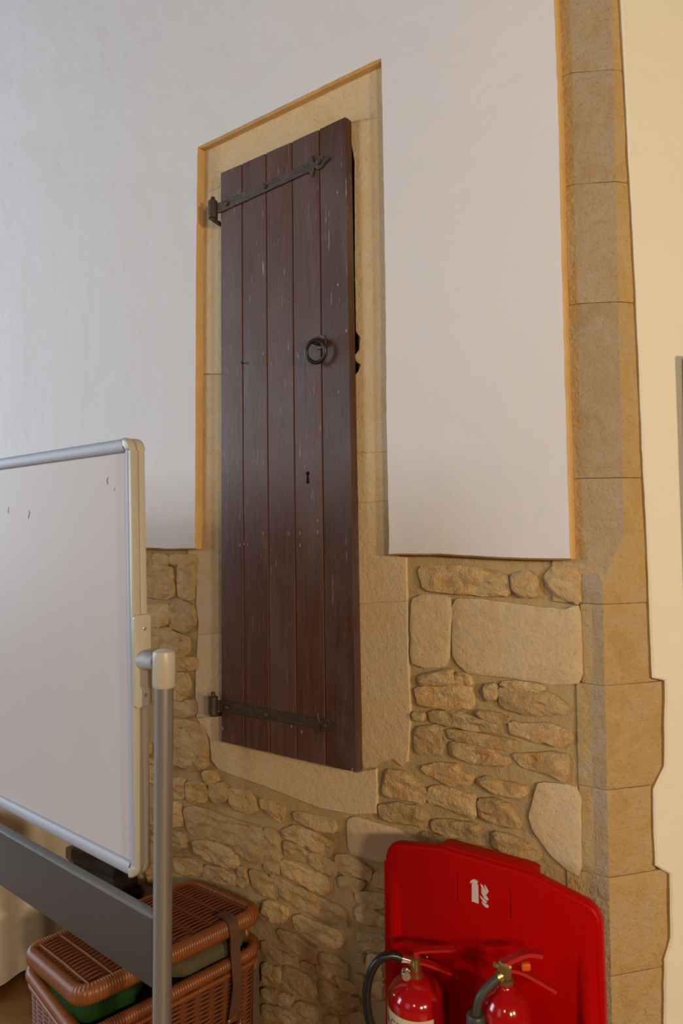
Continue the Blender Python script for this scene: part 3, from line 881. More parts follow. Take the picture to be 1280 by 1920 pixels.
def strap_outline(L, w, sgn):
    """hinge strap with a cusped, pointed finial; x along the strap, z across"""
    e = L - 0.075
    pts = [(0.0, -w * 0.5), (e, -w * 0.40), (e + 0.006, -w * 0.62), (e + 0.013, -w * 0.95), (e + 0.017, -w * 0.45), (e + 0.022, -w * 0.22)]
    c, r = e + 0.043, 0.0205
    for k in range(-7, 8):
        a = math.pi - (k + 7.0) / 14 * 2 * math.pi
        if abs(a) > 2.5 or abs(a) < 0.45: continue
    arc = [(c + r * math.cos(R(d)), -r * math.sin(R(d))) for d in range(155, 24, -16)]
    pts += arc + [(c + 0.030, -0.007), (L + 0.008, 0.0)]
    top = [(x, -z) for x, z in pts[:-1]][::-1]
    return pts + top


def hinge(zc, x_bar, x0, x1, drop):
    L = x1 - x0
    w = 0.038
    mb = MB()
    out = strap_outline(L, w, 1)
    mb.prism([(x0 + a, zc + b + drop * a / L) for a, b in out], YF - 0.0075, YF - 0.0005, 0.0015, 1)
    st = mb.build('strap_hinge', M['iron'], door, angle=35)
    # knuckle rolled round the pin, with a neck to the strap
    mb = MB()
    mb.lathe([(0.0155, -0.034), (0.0175, -0.032), (0.0175, 0.028), (0.0155, 0.030)], (x_bar, YF - 0.010, zc), 20)
    mb.prism([(x_bar, zc - 0.013), (x0 + 0.005, zc - 0.018), (x0 + 0.005, zc + 0.018), (x_bar, zc + 0.013)], YF - 0.009, YF - 0.002, 0.001, 1)
    mb.build('knuckle', M['iron'], st, angle=35)
    mb = MB()
    mb.lathe([(0.008, -0.04), (0.008, 0.040), (0.006, 0.045)], (x_bar, YF - 0.010, zc), 14)
    mb.tube([(x_bar, YF - 0.010, zc - 0.036), (x_bar, YF + 0.02, zc - 0.04), (x_bar, 0.03, zc - 0.04)], 0.008, 10)
    mb.build('pintle', M['iron'], st)
    for xb in (x0 + 0.045, x0 + 0.225, x1 - 0.034):
        mb = MB()
        z = zc + drop * (xb - x0) / L
        mb.lathe([(0.0095, -0.0068), (0.0095, -0.012), (0.007, -0.0155), (0.002, -0.0165)], (xb, YF, z), 6, 'y')
        mb.build('bolt', M['iron'], st, smooth=False)


hinge(2.862, -0.012, 0.012, 0.50, 0.018)
hinge(1.087, -0.027, -0.004, 0.50, 0.004)

# ring pull: back plate, staple and ring
rx, rz_ = 0.4645, 2.298
mb = MB()
mb.prism([(rx - 0.017, rz_ - 0.02), (rx + 0.017, rz_ - 0.02), (rx + 0.021, rz_ + 0.006), (rx + 0.012, rz_ + 0.021), (rx, rz_ + 0.026), (rx - 0.012, rz_ + 0.021), (rx - 0.021, rz_ + 0.006)], YF - 0.005, YF - 0.0003, 0.0012, 1)
pull = mb.build('ring_pull', M['iron'], door)
mb = MB()
mb.box((rx - 0.0125, YF - 0.036, rz_ - 0.010), (rx + 0.0125, YF - 0.004, rz_ + 0.012), 0.004)
mb.build('staple', M['iron'], pull)
mb = MB()
ctr = Vector((rx, YF - 0.032, rz_ - 0.034))
pts = []
for k in range(40):
    a = 2 * math.pi * k / 40
    p = Vector((0.033 * math.sin(a), 0, 0.034 * math.cos(a)))
    p.rotate(Matrix.Rotation(R(10), 3, 'X'))
    p.rotate(Matrix.Rotation(R(12), 3, 'Z'))
    pts.append(ctr + p)
mb.tube(pts, 0.0064, 12, closed=True)
mb.build('ring', M['ring_iron'], pull)
kx, kz = 0.403, 1.876
kh = [(kx + 0.0068 * math.cos(R(a)), kz + 0.008 + 0.0072 * math.sin(R(a))) for a in range(-60, 241, 20)] + [(kx - 0.0032, kz - 0.004), (kx - 0.0062, kz - 0.024), (kx + 0.0062, kz - 0.024), (kx + 0.0032, kz - 0.004)]
MB().prism(kh, YF - 0.0011, YF + 0.002).build('keyhole', M['black'], door, smooth=False)  # raised black piece; the shade inside the hole is put into its colour
mb = MB()
mb.tube([(0.125, YF, 2.2855), (0.127, YF - 0.018, 2.2855)], 0.0018, 8)
mb.lathe([(0.0042, -0.0165), (0.0042, -0.019)], (0.127, YF, 2.2855), 10, 'y')
mb.build('nail', M['iron'], door)

# ---------------------------------------------------------------- revolving whiteboard on its stand
WBO = Vector((0.3778, -0.6767, 0.0))
wb = empty('whiteboard_stand', (WBO.x, WBO.y, 0), math.atan2(-0.059, 0.998), 'revolving whiteboard in aluminium frame on silver tube stand at the left', 'whiteboard')
BR_, BL_, BT, BB = -0.026, -1.626, 1.938, 0.842
BZ = (BT + BB) / 2
TH = 0.016
# the panel assembly swings on its pivots, so it leans a touch forward at the top
tilt = (R(0.75), 0, 0)
piv = (0, 0.018, BZ)


def wpart(mb, name, mat, parent=wb, angle=40):
    return mb.build(name, mat, parent, loc=piv if parent is wb else (0, 0, 0), rot=tilt if parent is wb else None, angle=angle)


hh = (BT - BB) / 2
panel = wpart(MB().box((BL_ + 0.02, -TH * 0.55, -hh + 0.02), (BR_ - 0.018, TH * 0.55, hh - 0.02), 0.001, 1), 'writing_panel', M['board'])


def rail(p0, p1, name, front):
    mb = MB()
    y = -0.0115 if front else 0.0115
    h_ = abs(p1[0] - p0[0]) > abs(p1[1] - p0[1])
    mb.tube([(p0[0], y, p0[1]), (p1[0], y, p1[1])], 0.0175 if h_ else 0.0125, 16, flat=(1.0, 0.62) if h_ else (1.0, 0.85))
    return wpart(mb, name, M['alu'])


for front in (True, False):
    rail((BL_ + 0.03, hh - 0.0165), (BR_ - 0.03, hh - 0.0165), 'frame_rail', front)
    rail((BL_ + 0.03, -hh + 0.0165), (BR_ - 0.03, -hh + 0.0165), 'frame_rail', front)
    rail((BR_ - 0.0125, -hh + 0.03), (BR_ - 0.0125, hh - 0.03), 'frame_rail', front)
    rail((BL_ + 0.0125, -hh + 0.03), (BL_ + 0.0125, hh - 0.03), 'frame_rail', front)
# grooved edge strips between the two faces
for x0, x1 in ((BR_ - 0.006, BR_ + 0.004), (BL_ - 0.004, BL_ + 0.006)):
    mb = MB()
    mb.box((x0, -0.021, -hh + 0.03), (x1, -0.0035, hh - 0.03), 0.002)
    mb.box((x0, 0.0035, -hh + 0.03), (x1, 0.021, hh - 0.03), 0.002)
    mb.box((x0 + 0.001, -0.004, -hh + 0.03), (x1 - 0.006, 0.004, hh - 0.03))
    wpart(mb, 'edge_strip', M['grey_plastic'])
for x, sgx in ((BR_, 1), (BL_, -1)):
    for sgz in (1, -1):
        for y0, y1 in ((-0.0245, -0.001), (0.001, 0.0245)):
            mb = MB()
            o_ = []
            r = 0.034
            cx, cz = x + sgx * 0.004 - sgx * r, sgz * hh + sgz * 0.002 - sgz * r
            for k in range(9):
                a = R(90 * k / 8)
                o_.append((cx + sgx * r * math.sin(a), cz + sgz * r * math.cos(a)))
            r2 = 0.010
            for k in range(9):
                a = R(90 - 90 * k / 8)
                o_.append((cx + sgx * r2 * math.sin(a), cz + sgz * r2 * math.cos(a)))
            mb.prism(o_, y0, y1, 0.006, 3)
            wpart(mb, 'corner_cap', M['grey_plastic'])
# side plate at the pivot
for sgx, x in ((1, BR_ + 0.004), (-1, BL_ - 0.004)):
    mb = MB()
    o_ = rrect(-0.024, 0.024, -0.125, 0.105, 0.010)
    mb.prism(o_, -0.006, 0.006, 0.003, 2)
    mb.v = [(x + sgx * (p[1] + 0.006), p[0], p[2]) for p in mb.v]
    pp = wpart(mb, 'pivot_plate', M['grey_plastic'])
    for zz in (0.07, -0.095):
        mb = MB().lathe([(0.0045, 0.0), (0.0045, 0.0015), (0.003, 0.0022)], (0, 0, 0), 12, 'x')
        mb.v = [(x + sgx * (0.012 + p[0]), p[1] + 0.004, p[2] + zz) for p in mb.v]
        mb.build('screw', M['screw'], pp)
# smudges of old ink on the panel
for pts in ([(-0.5625, 1.772), (-0.560, 1.762), (-0.566, 1.752), (-0.567, 1.744)], [(-0.690, 1.786), (-0.694, 1.774), (-0.693, 1.764)], [(-0.1113, 1.817), (-0.114, 1.808)], [(-0.142, 1.846), (-0.147, 1.836), (-0.143, 1.826)]):
    mb = MB().tube([(a, -TH * 0.55 - 0.0003, b - BZ) for a, b in pts], [0.0008] + [0.0022] * (len(pts) - 2) + [0.0012], 6, flat=(1, 0.25))
    mb.build('ink_smudge', M['ink'], panel)
PX = 0.073
for sg, X in ((1, PX), (-1, BL_ + BR_ - PX)):
    lean = 0.012
    post = MB().tube([(X - lean * (1.36 - z) / 0.7 , 0.018, z) for z in (0.06, 0.4, 0.9, 1.372)], 0.0225, 24)
    po = post.build('post', M['steel_tube'], wb)
    cap = MB().lathe([(0.0245, -0.052), (0.0275, -0.048), (0.0275, 0.026), (0.0255, 0.034), (0.018, 0.039), (0.004, 0.041)], (X, 0.018, 1.378), 28)
    cap.build('post_cap', M['grey_plastic'], wb)
    mb = MB().lathe([(0.024, 0.0), (0.022, 0.03), (0.018, 0.055)], (0, 0, 0), 24, 'x')
    xe = BR_ + 0.012 if sg > 0 else BL_ - 0.012
    mb.v = [(xe + sg * p[0], p[1] + 0.018, p[2] + 1.383) for p in mb.v]
    mb.build('pivot_stub', M['alu'], wb)
    xf = X - lean * (1.36 - 0.06) / 0.7
    foot = MB().box((xf - 0.024, -0.29, 0.055), (xf + 0.024, 0.33, 0.095), 0.008).build('foot_bar', M['steel_tube'], wb)
    for y in (-0.26, 0.30):
        MB().lathe([(0.020, -0.012), (0.0265, -0.009), (0.0265, 0.009), (0.020, 0.012)], (xf, y, 0.0265), 20, 'x').build('castor', M['rubber'], foot)
MB().box((BL_ + 0.02, -0.003, 0.613), (PX - 0.020, 0.021, 0.779), 0.004, 3).build('cross_beam', M['beam'], wb)

MB().box((BL_ + 0.02, -0.0035, 0.7795), (PX - 0.020, 0.0215, 0.7835), 0.0015).build('lit_top_strip', M['lit_top'], wb)  # added strip: daylight on the beam's top put into its colour

# ---------------------------------------------------------------- draped table, dark box
tb = empty('draped_table', (0, 0, 0), label='low table under a cream cloth at the lower left behind the whiteboard', cat='table')
TX0, TX1, TY0, TY1, TZ = -1.22, -0.80, -0.50, -0.05, 0.735
per = resample(rrect(TX0, TX1, TY0, TY1, 0.03, 4), 0.012)
mb = MB()
lv = [TZ, TZ - 0.012, TZ - 0.1, TZ - 0.25, TZ - 0.4, TZ - 0.55, 0.035]
ccx, ccy = (TX0 + TX1) / 2, (TY0 + TY1) / 2
s_ = 0
for k, z in enumerate(lv):
    d = (TZ - z)
    acc = 0
    for i, p in enumerate(per):
        acc += 0.012
        amp = 0.030 * min(1, d / 0.5)
        wv = amp * (math.sin(acc * 38) * 0.45 + noise.noise((acc * 9, z * 1.5, 2)))
        q = Vector((p.x, p.y))
        out = Vector((1 if p.x > TX1 - 0.02 else (-1 if p.x < TX0 + 0.02 else 0), 1 if p.y > TY1 - 0.02 else (-1 if p.y < TY0 + 0.02 else 0)))
        if out.length > 0: out.normalize()
        if out.y > 0: wv *= 0.2
        q += out * (wv + (0.008 if k else -0.008) + d * 0.03 * (0 if out.y > 0 else 1))
        hem = 0.02 * noise.noise((acc * 3, 0, 0)) if k == len(lv) - 1 else 0
        mb.v.append((q.x, q.y, z + hem))
n = len(per)
for k in range(len(lv) - 1):
    for i in range(n):
        j = (i + 1) % n
        mb.f.append((k * n + i, k * n + j, (k + 1) * n + j, (k + 1) * n + i))
mb.f.append(tuple(range(n)))
mb.build('cloth_cover', M['cloth'], tb, angle=60)
MB().box((TX0 + 0.02, TY0 + 0.02, TZ - 0.03), (TX1 - 0.02, TY1 - 0.02, TZ - 0.004), 0.003).build('tabletop', M['table_wood'], tb)
for x in (TX0 + 0.08, TX1 - 0.08):
    for y in (TY0 + 0.07, TY1 - 0.07):
        MB().box((x - 0.02, y - 0.02, 0), (x + 0.02, y + 0.02, TZ - 0.03), 0.003).build('leg', M['table_wood'], tb)

bx = empty('dark_box', (-0.58, -0.095, 0), label='dark brown wooden box tucked between the draped table and the wicker basket', cat='box')
MB().box((-0.13, -0.055, 0), (0.13, 0.055, 0.40), 0.004).build('body', M['dark_wood'], bx)
MB().box((-0.138, -0.062, 0.402), (0.138, 0.060, 0.45), 0.006).build('lid', M['dark_wood'], bx)

# ---------------------------------------------------------------- wicker basket
bk = empty('wicker_basket', (-0.018, -0.346, 0), R(-11.5), 'brown wicker hamper with its lid propped open and a leather strap', 'basket')
LW, LL = 0.440, 0.612        # lid
BW, BLn, BH = 0.410, 0.575, 0.362
LZ = 0.458
TILT = R(-8.0)               # the lid rides up on the contents on its open side
ZO = LZ + 0.5 * LW * math.sin(-TILT)


def loop(w, l, r, step):
    return resample([tuple(p) for p in rrect(-w / 2, w / 2, -l / 2, l / 2, r, 8)], step)


body = MB()
base = loop(BW, BLn, 0.05, 0.0125)
nb = len(base)
zz = 0.02
row = 0
while zz < BH - 0.025:
    pts = []
    for i, p in enumerate(base):
        ph = math.pi * (i / 4.0) + (math.pi if row % 2 else 0)
        d = 0.0030 * math.sin(ph)
        nx = p.normalized()
        q = base[(i + 1) % nb] - base[i - 1]
        nrm = Vector((q.y, -q.x)).normalized()
        taper = 1.0 - 0.04 * (1 - zz / BH)
        pts.append((p.x * taper + nrm.x * d, p.y * taper + nrm.y * d, zz))
    body.tube(pts, 0.0039, 4, closed=True)
    zz += 0.0066
    row += 1
bo = body.build('woven_body', M['wicker'], bk, angle=80)
bo['kind'] = 'stuff'
st = MB()
for i in range(0, nb, 4):
    p = base[i]
    st.tube([(p.x * 0.962, p.y * 0.962, 0.0), (p.x, p.y, BH - 0.01)], 0.0042, 5)
so = st.build('stake', M['wicker'], bk)
so['kind'] = 'stuff'
MB().prism([(-BW / 2 + 0.016, 0.004), (BW / 2 - 0.016, 0.004), (BW / 2 - 0.012, BH - 0.03), (-BW / 2 + 0.012, BH - 0.03)], -BLn / 2 + 0.016, BLn / 2 - 0.016).build('lining', M['dark_liner'], bk, smooth=False)


def wrapped(loop_pts, z, r, name, parent, flat=(1, 1), pitch=0.0085):
    pts = resample([tuple(p) for p in loop_pts], pitch / 4)
    rad = [r * (1.0 + 0.055 * math.sin(2 * math.pi * i / 4)) for i in range(len(pts) // 4 * 4)]
    pts = pts[:len(rad)]
    mb = MB().tube([(p.x, p.y, z) for p in pts], rad, 10, closed=True, flat=flat)
    return mb.build(name, M['cane'], parent, angle=80)


wrapped(loop(BW + 0.006, BLn + 0.006, 0.055, 0.01), BH, 0.019, 'rim', bk, (0.95, 1))
wrapped(loop(BW + 0.012, BLn + 0.012, 0.055, 0.01), BH - 0.032, 0.008, 'rim_braid', bk)
# looped end handle at the wall side
pts = [(0.085 * math.cos(a), BLn / 2 + 0.004, BH + 0.004 + 0.055 * math.sin(a)) for a in [math.pi * k / 24 for k in range(25)]]
MB().tube([(x + 0.055, y - 0.006, z) for x, y, z in pts], 0.012, 10).build('end_handle', M['cane'], bk)

lid = MB()
nw = int((LW - 0.05) / 0.0058)
for k in range(nw):
    x = -(nw - 1) / 2 * 0.0058 + k * 0.0058
    pts = []
    for i in range(61):
        y = -LL / 2 + 0.02 + (LL - 0.04) * i / 60
        pts.append((x, y, 0.0026 * math.sin(2 * math.pi * y / 0.13 + (math.pi if (k // 2) % 2 else 0)) + 0.006 * (1 - (2 * y / LL) ** 2)))
    lid.tube(pts, 0.0034, 4)
lido = lid.build('lid', M['wicker'], bk, loc=(0, 0, LZ - 0.006), rot=(0, TILT, 0), angle=80)
tag(lido, kind='stuff')
st = MB()
for i in range(-6, 7):
    y = i * 0.065
    if abs(y) > LL / 2 - 0.03: continue
    st.tube([(-LW / 2 + 0.02, y, 0.004), (0, y, 0.007), (LW / 2 - 0.02, y, 0.004)], 0.0040, 6)
so = st.build('lid_stake', M['wicker'], lido)
so['kind'] = 'stuff'
wrapped(loop(LW - 0.036, LL - 0.036, 0.045, 0.01), -0.014, 0.024, 'lid_rim', lido, (1.1, 0.85))
MB().box((-LW / 2 + 0.025, -LL / 2 + 0.025, -0.022), (LW / 2 - 0.025, LL / 2 - 0.025, -0.012)).build('lid_lining', M['dark_liner'], lido, smooth=False)


def strap(path, width, thick, ax):
    mb = MB()
    P = [Vector(p) for p in path]
    for i, p in enumerate(P):
        t_ = (P[min(i + 1, len(P) - 1)] - P[max(i - 1, 0)]).normalized()
        a = Vector(ax)
        nrm = t_.cross(a).normalized()
        for u, v in ((-1, -1), (1, -1), (1, 1), (-1, 1)):
            mb.v.append(tuple(p + a * (u * width / 2) + nrm * (v * thick / 2)))
    for i in range(len(P) - 1):
        for k in range(4):
            l = (k + 1) % 4
            mb.f.append((i * 4 + k, i * 4 + l, (i + 1) * 4 + l, (i + 1) * 4 + k))
    mb.f += [(0, 3, 2, 1), tuple(4 * (len(P) - 1) + k for k in range(4))]
    return mb


def spline(ps, k=8):
    out = []
    for i in range(len(ps) - 1):
        a, b, c, d = [Vector(ps[max(0, min(len(ps) - 1, i + j))]) for j in (-1, 0, 1, 2)]
        for s in range(k):
            t_ = s / k
            out.append(0.5 * ((2 * b) + (c - a) * t_ + (2 * a - 5 * b + 4 * c - d) * t_ ** 2 + (3 * b - a - 3 * c + d) * t_ ** 3))
    out.append(Vector(ps[-1]))
    return out


for sy in (0.178,):
    path = spline([(LW / 2 - 0.075, sy, ZO - 0.002), (LW / 2 - 0.03, sy, ZO + 0.008), (LW / 2 + 0.000, sy, ZO - 0.002), (LW / 2 + 0.010, sy, ZO - 0.03), (LW / 2 + 0.011, sy, ZO - 0.07), (LW / 2 + 0.018, sy, ZO - 0.13), (LW / 2 + 0.016, sy + 0.004, ZO - 0.19), (LW / 2 + 0.002, sy - 0.004, ZO - 0.29)])
    so = strap(path, 0.034, 0.004, (0, 1, 0)).build('strap', M['leather'], bk, angle=50)
    MB().lathe([(0.005, 0), (0.004, 0.003), (0.001, 0.004)], (0, 0, 0), 12, 'x').build('rivet', M['brass'], so, loc=(LW / 2 + 0.013, sy, ZO - 0.048))
    mb = MB()
    rr = [(p[0], p[1]) for p in rrect(-0.022, 0.022, -0.014, 0.014, 0.004, 3)]
    mb.tube([(LW / 2 + 0.006, sy + a, 0.19 + b) for a, b in rr], 0.0025, 6, closed=True)
    mb.build('buckle', M['brass'], so)


def crumple(name, size, mat, loc, seed, label, rz=0.0, amp=0.02):
    mb = MB()
    nu, nv = 48, 16
    for j in range(nv + 1):
        th = math.pi * j / nv
        for i in range(nu):
            ph = 2 * math.pi * i / nu
            d = Vector((math.sin(th) * math.cos(ph), math.sin(th) * math.sin(ph), math.cos(th)))
            e = Vector([math.copysign(abs(c) ** 0.55, c) for c in d])
            p = Vector((e.x * size[0], e.y * size[1], e.z * size[2]))
            p += d * (amp * noise.noise(p * 16 + Vector((seed, 0, 0))) + amp * 0.6 * noise.noise(p * 37 + Vector((0, seed, 0))))
            mb.v.append(tuple(p))
    for j in range(nv):
        for i in range(nu):
            k = (i + 1) % nu
            mb.f.append((j * nu + i, j * nu + k, (j + 1) * nu + k, (j + 1) * nu + i))
    o = mb.build(name, mat, None, loc=loc, rot=(0, 0, rz), angle=70)
    tag(o, label, 'cloth')
    return o


crumple('green_fabric', (0.175, 0.115, 0.034), M['green_cloth'], (-0.061, -0.510, 0.382), 3.0, 'crumpled dark green fabric bulging out under the near end of the basket lid', R(-11.5), 0.020)
crumple('folded_canvas', (0.178, 0.150, 0.040), M['olive_cloth'], (0.020, -0.210, 0.384), 8.0, 'olive-grey folded canvas showing under the far end of the basket lid', R(-11.5), 0.008)

# ---------------------------------------------------------------- fire extinguisher stand
SY = -0.15
fs = empty('extinguisher_stand', (1.038, SY, 0), label='red moulded plastic fire extinguisher stand against the stone wall', cat='stand')
hw = 0.288
prof = [(-hw - 0.014, 0.03), (hw + 0.004, 0.03), (hw + 0.001, 0.58), (hw - 0.002, 0.79)]
# rounded right shoulder, sloping up to the flat crown, mirrored
prof += [(hw - 0.006, 0.812), (hw - 0.016, 0.828), (hw - 0.032, 0.838), (0.135, 0.866), (0.115, 0.868), (-0.115, 0.868), (-0.135, 0.866), (-hw + 0.036, 0.846), (-hw + 0.018, 0.838), (-hw + 0.006, 0.822), (-hw, 0.80), (-hw - 0.004, 0.58)]
pan = MB().prism(prof, 0.0, 0.034, 0.009, 3).build('back_panel', M['red_plastic'], fs)
MB().prism([(-0.128, 0.78), (0.128, 0.78), (0.128, 0.868), (0.116, 0.8725), (-0.116, 0.8725), (-0.128, 0.868)], 0.012, 0.062, 0.004, 2).build('crown_ledge', M['red_plastic'], fs)


def ridge(x0, x1, z0, z1, h, name, parent):
    mb = MB()
    n = 12
    zz_ = [z0, z0 + 0.02, (z0 + z1) / 2, z1 - 0.16, z1 - 0.07, z1]
    hs = [1, 1, 0.9, 0.6, 0.3, 0.0]
    for z, s in zip(zz_, hs):
        for i in range(n + 1):
            f = i / n
            mb.v.append((x0 + (x1 - x0) * f, 0.002 - h * s * math.sin(math.pi * f) ** 1.6, z))
    for k in range(len(zz_) - 1):
        for i in range(n):
            mb.f.append((k * (n + 1) + i, k * (n + 1) + i + 1, (k + 1) * (n + 1) + i + 1, (k + 1) * (n + 1) + i))
    return mb.build(name, M['red_plastic'], parent, angle=60)


ridge(-0.036, 0.036, 0.12, 0.735, 0.020, 'centre_rib', fs)
ridge(-hw - 0.004, -hw + 0.056, 0.10, 0.79, 0.020, 'side_rib', fs)
ridge(hw - 0.066, hw - 0.006, 0.10, 0.77, 0.020, 'side_rib', fs)
# sign recess outline with pictogram
mb = MB().tube([(a, -0.0005, b) for a, b in rrect(-0.066, 0.076, 0.745, 0.822, 0.010, 5)], 0.0022, 8, closed=True)
sg = mb.build('sign_border', M['red_plastic'], fs)
for k, poly in enumerate(PICTOGRAM):
    MB().prism([(a - 1.038, b) for a, b in poly], -0.0016, 0.001).build('pictogram', M['sign_white'], sg, smooth=False)
# foot with two round wells
mb = MB()
mb.prism([(-hw - 0.016, 0.0), (hw + 0.006, 0.0), (hw + 0.006, 0.07), (hw, 0.075), (-hw - 0.01, 0.075), (-hw - 0.016, 0.07)], -0.20, 0.075, 0.006, 2)
MB_base = mb.build('base', M['red_plastic'], fs)
for x in (-0.140, 0.107):
    mb = MB()
    mb.lathe([(0.080, 0.070), (0.088, 0.070), (0.088, 0.100), (0.080, 0.100)], (x, -0.098, 0), 40)
    mb.build('well_ring', M['red_plastic'], MB_base)


def text_mesh(body, size):
    cu = bpy.data.curves.new('text', 'FONT')
    cu.body = body
    cu.size = size
    o = bpy.data.objects.new('text', cu)
    COL.objects.link(o)
    dg = bpy.context.evaluated_depsgraph_get()
    me = bpy.data.meshes.new_from_object(o.evaluated_get(dg))
    bpy.data.objects.remove(o)
    v = [tuple(p.co) for p in me.vertices]
    f = [tuple(p.vertices) for p in me.polygons]
    bpy.data.meshes.remove(me)
    return v, f


# ---- stored-pressure extinguisher with a hose (its frame is turned towards the room)
EA = R(35.4)
e1 = empty('fire_extinguisher', (0.898, -0.248, 0.078), EA, 'red fire extinguisher with black hose and cream label on the stand', 'fire extinguisher')
RB, H1 = 0.0715, 0.512
pr = [(RB * 0.9, 0.0), (RB, 0.012), (RB, H1 - 0.062)]
for k in range(1, 12):
    a = R(90 * k / 12)
    pr.append((RB * math.cos(a) * 0.86 + RB * 0.14 * math.cos(a) , H1 - 0.062 + 0.058 * math.sin(a)))
pr = [p for p in pr if p[0] > 0.018] + [(0.0175, H1 - 0.002), (0.0175, H1 + 0.010)]
MB().lathe(pr, seg=56).build('cylinder', M['red_paint'], e1)
vb = MB()
vb.lathe([(0.019, 0), (0.019, 0.008), (0.0145, 0.010), (0.0145, 0.042), (0.010, 0.046)], (0, 0, H1 - 0.002), 20)
vb.tube([(0, 0, H1 + 0.022), (-0.012, -0.004, H1 + 0.032), (-0.020, -0.007, H1 + 0.040)], 0.010, 14)
va = vb.build('valve', M['brass'], e1)
MB().lathe([(0.0125, 0.0), (0.0125, -0.014), (0.0105, -0.017)], (-0.026, -0.016, H1 + 0.014), 20, 'y').build('pressure_gauge', M['chrome'], va)
MB().tube([(-0.016, -0.006, H1 + 0.037), (-0.042, -0.010, H1 + 0.047)], 0.0105, 16).build('hose_crimp', M['chrome'], e1)
hp = spline([(-0.036, -0.010, H1 + 0.045), (-0.060, -0.012, H1 + 0.053), (-0.090, -0.014, H1 + 0.045), (-0.112, -0.016, H1 + 0.015), (-0.123, -0.018, H1 - 0.03), (-0.120, -0.020, H1 - 0.085), (-0.104, -0.024, H1 - 0.14), (-0.088, -0.03, H1 - 0.22), (-0.080, -0.034, H1 - 0.32)], 8)
ho = MB().tube(hp, 0.0105, 16).build('hose', M['rubber'], e1)
MB().tube([(-0.080, -0.034, H1 - 0.31), (-0.079, -0.034, H1 - 0.40)], [0.013, 0.009], 14).build('nozzle', M['rubber'], ho)
lv_ = strap(spline([(-0.004, 0, H1 + 0.054), (0.02, 0, H1 + 0.0585), (0.10, 0, H1 + 0.0605)]), 0.020, 0.006, (0, 1, 0)).build('lever', M['red_lever'], e1)
strap(spline([(-0.004, 0, H1 + 0.034), (0.03, 0, H1 + 0.026), (0.105, 0, H1 - 0.004)]), 0.022, 0.006, (0, 1, 0)).build('carry_handle', M['red_lever'], e1)
MB().lathe([(0.009, 0), (0.009, 0.016)], (0.002, 0, H1 + 0.040), 14).build('lever_block', M['red_lever'], e1)
MB().tube([(0.028, -0.012, H1 + 0.048), (0.028, 0.012, H1 + 0.048)], 0.0022, 8).build('safety_pin', M['chrome'], e1)
# curved label on the front-left of the cylinder
lab = MB()
ang0, ang1, nl = 168, 300, 30
ztop, zbot = H1 - 0.068, 0.10
for i in range(nl + 1):
    a = R(ang0 + (ang1 - ang0) * i / nl)
    for z_ in (ztop, zbot):
        for r_ in (RB + 0.0004, RB - 0.002):
            lab.v.append((r_ * math.cos(a), r_ * math.sin(a), z_))
for i in range(nl):
    b0, b1 = i * 4, (i + 1) * 4
    lab.f += [(b0, b1, b1 + 2, b0 + 2), (b0, b0 + 1, b1 + 1, b1), (b0 + 2, b1 + 2, b1 + 3, b0 + 3)]
lo_ = lab.build('label', M['label_cream'], e1, angle=60)
v, f = text_mesh('AGE', 0.030)
tm = MB()
for x, y, z_ in v:
    a = R(188) + x / RB
    tm.v.append(((RB + 0.0008) * math.cos(a), (RB + 0.0008) * math.sin(a), ztop - 0.036 + y))
tm.f = f
tm.build('lettering', M['label_ink'], lo_, smooth=False)

# ---- carbon dioxide extinguisher with a swivel horn
e2 = empty('fire_extinguisher', (1.136, -0.255, 0.078), EA, 'smaller red fire extinguisher with brass valve and grey swivel horn, nearer the pier', 'fire extinguisher')
R2, H2 = 0.0585, 0.584
pr = [(R2 * 0.92, 0.0), (R2, 0.010), (R2, H2 - 0.075)]
for k in range(1, 12):
    a = R(90 * k / 12)
    pr.append((R2 * math.cos(a), H2 - 0.075 + 0.068 * math.sin(a)))
pr = [p for p in pr if p[0] > 0.017] + [(0.0165, H2 - 0.004), (0.0165, H2 + 0.006)]
MB().lathe(pr, seg=52).build('cylinder', M['red_paint'], e2)
vb = MB()
vb.lathe([(0.0205, 0), (0.0205, 0.010), (0.017, 0.012), (0.017, 0.036), (0.012, 0.046)], (0, 0, H2), 8)
vb.tube([(0, -0.002, H2 + 0.020), (-0.020, -0.008, H2 + 0.014)], 0.011, 12)
vb.tube([(-0.012, 0, H2 + 0.034), (-0.024, -0.002, H2 + 0.040)], 0.006, 10)
va = vb.build('valve', M['brass'], e2, angle=30)
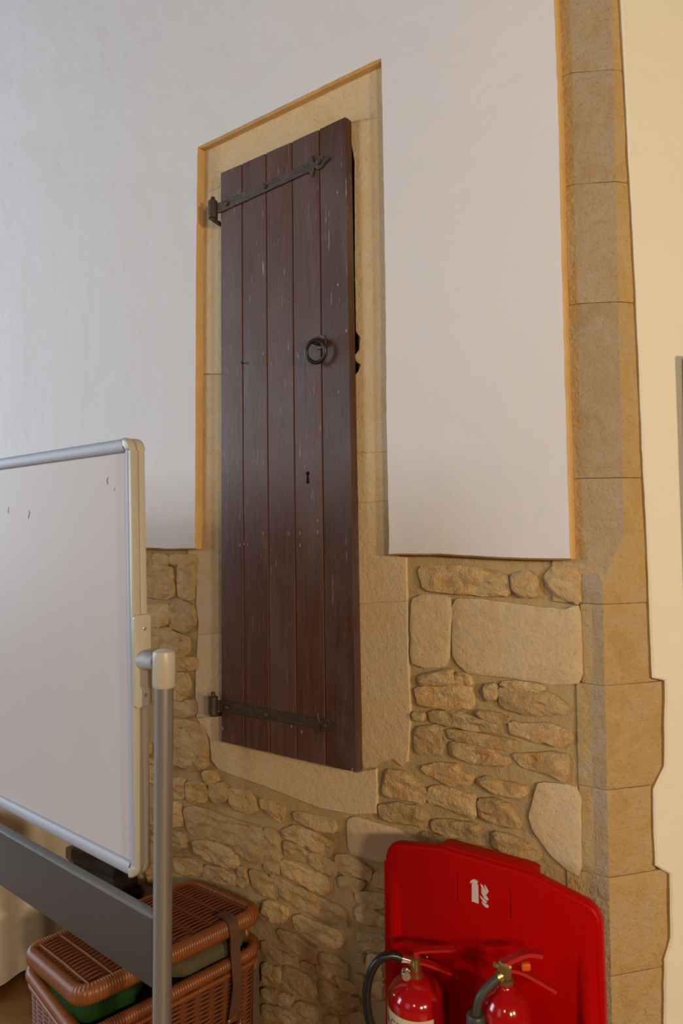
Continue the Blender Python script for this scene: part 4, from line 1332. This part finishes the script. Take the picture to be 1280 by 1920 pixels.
hn = MB().tube(spline([(-0.016, -0.008, H2 + 0.016), (-0.036, -0.012, H2 + 0.002), (-0.056, -0.016, H2 - 0.016), (-0.066, -0.018, H2 - 0.034), (-0.070, -0.019, H2 - 0.060), (-0.072, -0.020, H2 - 0.075)]), 0.0095, 14).build('swivel_arm', M['grey_horn'], e2)
MB().lathe([(0.018, 0.0), (0.0215, -0.006), (0.0215, -0.030), (0.018, -0.036), (0.020, -0.06), (0.035, -0.24), (0.033, -0.24)], (-0.072, -0.020, H2 - 0.058), 28).build('horn', M['grey_horn'], hn)
strap(spline([(-0.010, 0, H2 + 0.036), (0.02, 0, H2 + 0.052), (0.055, 0, H2 + 0.064), (0.085, 0, H2 + 0.060)]), 0.022, 0.009, (0, 1, 0)).build('lever', M['red_lever'], e2)
strap(spline([(0.0, 0, H2 + 0.030), (0.04, 0, H2 + 0.022), (0.115, 0, H2 - 0.020)]), 0.022, 0.007, (0, 1, 0)).build('carry_handle', M['red_lever'], e2)
MB().box((0.036, -0.012, H2 + 0.028), (0.058, 0.004, H2 + 0.046), 0.005).build('tamper_tag', M['orange_tag'], e2)
MB().tube([(0.010, -0.013, H2 + 0.040), (0.010, 0.013, H2 + 0.040)], 0.003, 8).build('safety_pin', M['chrome'], e2)

# ---------------------------------------------------------------- framed picture on the splayed wall, leaning out at the top
pz = 1.42
px_, py_ = sx(0.231, 0.020)
pic = empty('picture_frame', (px_, py_, pz), R(50), 'dark red-brown wooden picture frame leaning out on the cream wall at right edge', 'picture')
PW, PH, lean = 0.62, 0.72, R(5)
FW = 0.04


def pbuild(mb, name, mat):
    return mb.build(name, mat, pic, rot=(lean, 0, 0))


pbuild(MB().box((0, -0.022, 0), (FW, 0, PH), 0.005), 'frame_side', M['frame_wood'])
pbuild(MB().box((PW - FW, -0.022, 0), (PW, 0, PH), 0.005), 'frame_side', M['frame_wood'])
pbuild(MB().box((FW, -0.022, 0), (PW - FW, 0, FW), 0.005), 'frame_rail', M['frame_wood'])
pbuild(MB().box((FW, -0.022, PH - FW), (PW - FW, 0, PH), 0.005), 'frame_rail', M['frame_wood'])
pbuild(MB().box((FW - 0.005, -0.010, FW - 0.005), (PW - FW + 0.005, -0.004, PH - FW + 0.005)), 'print', M['picture'])
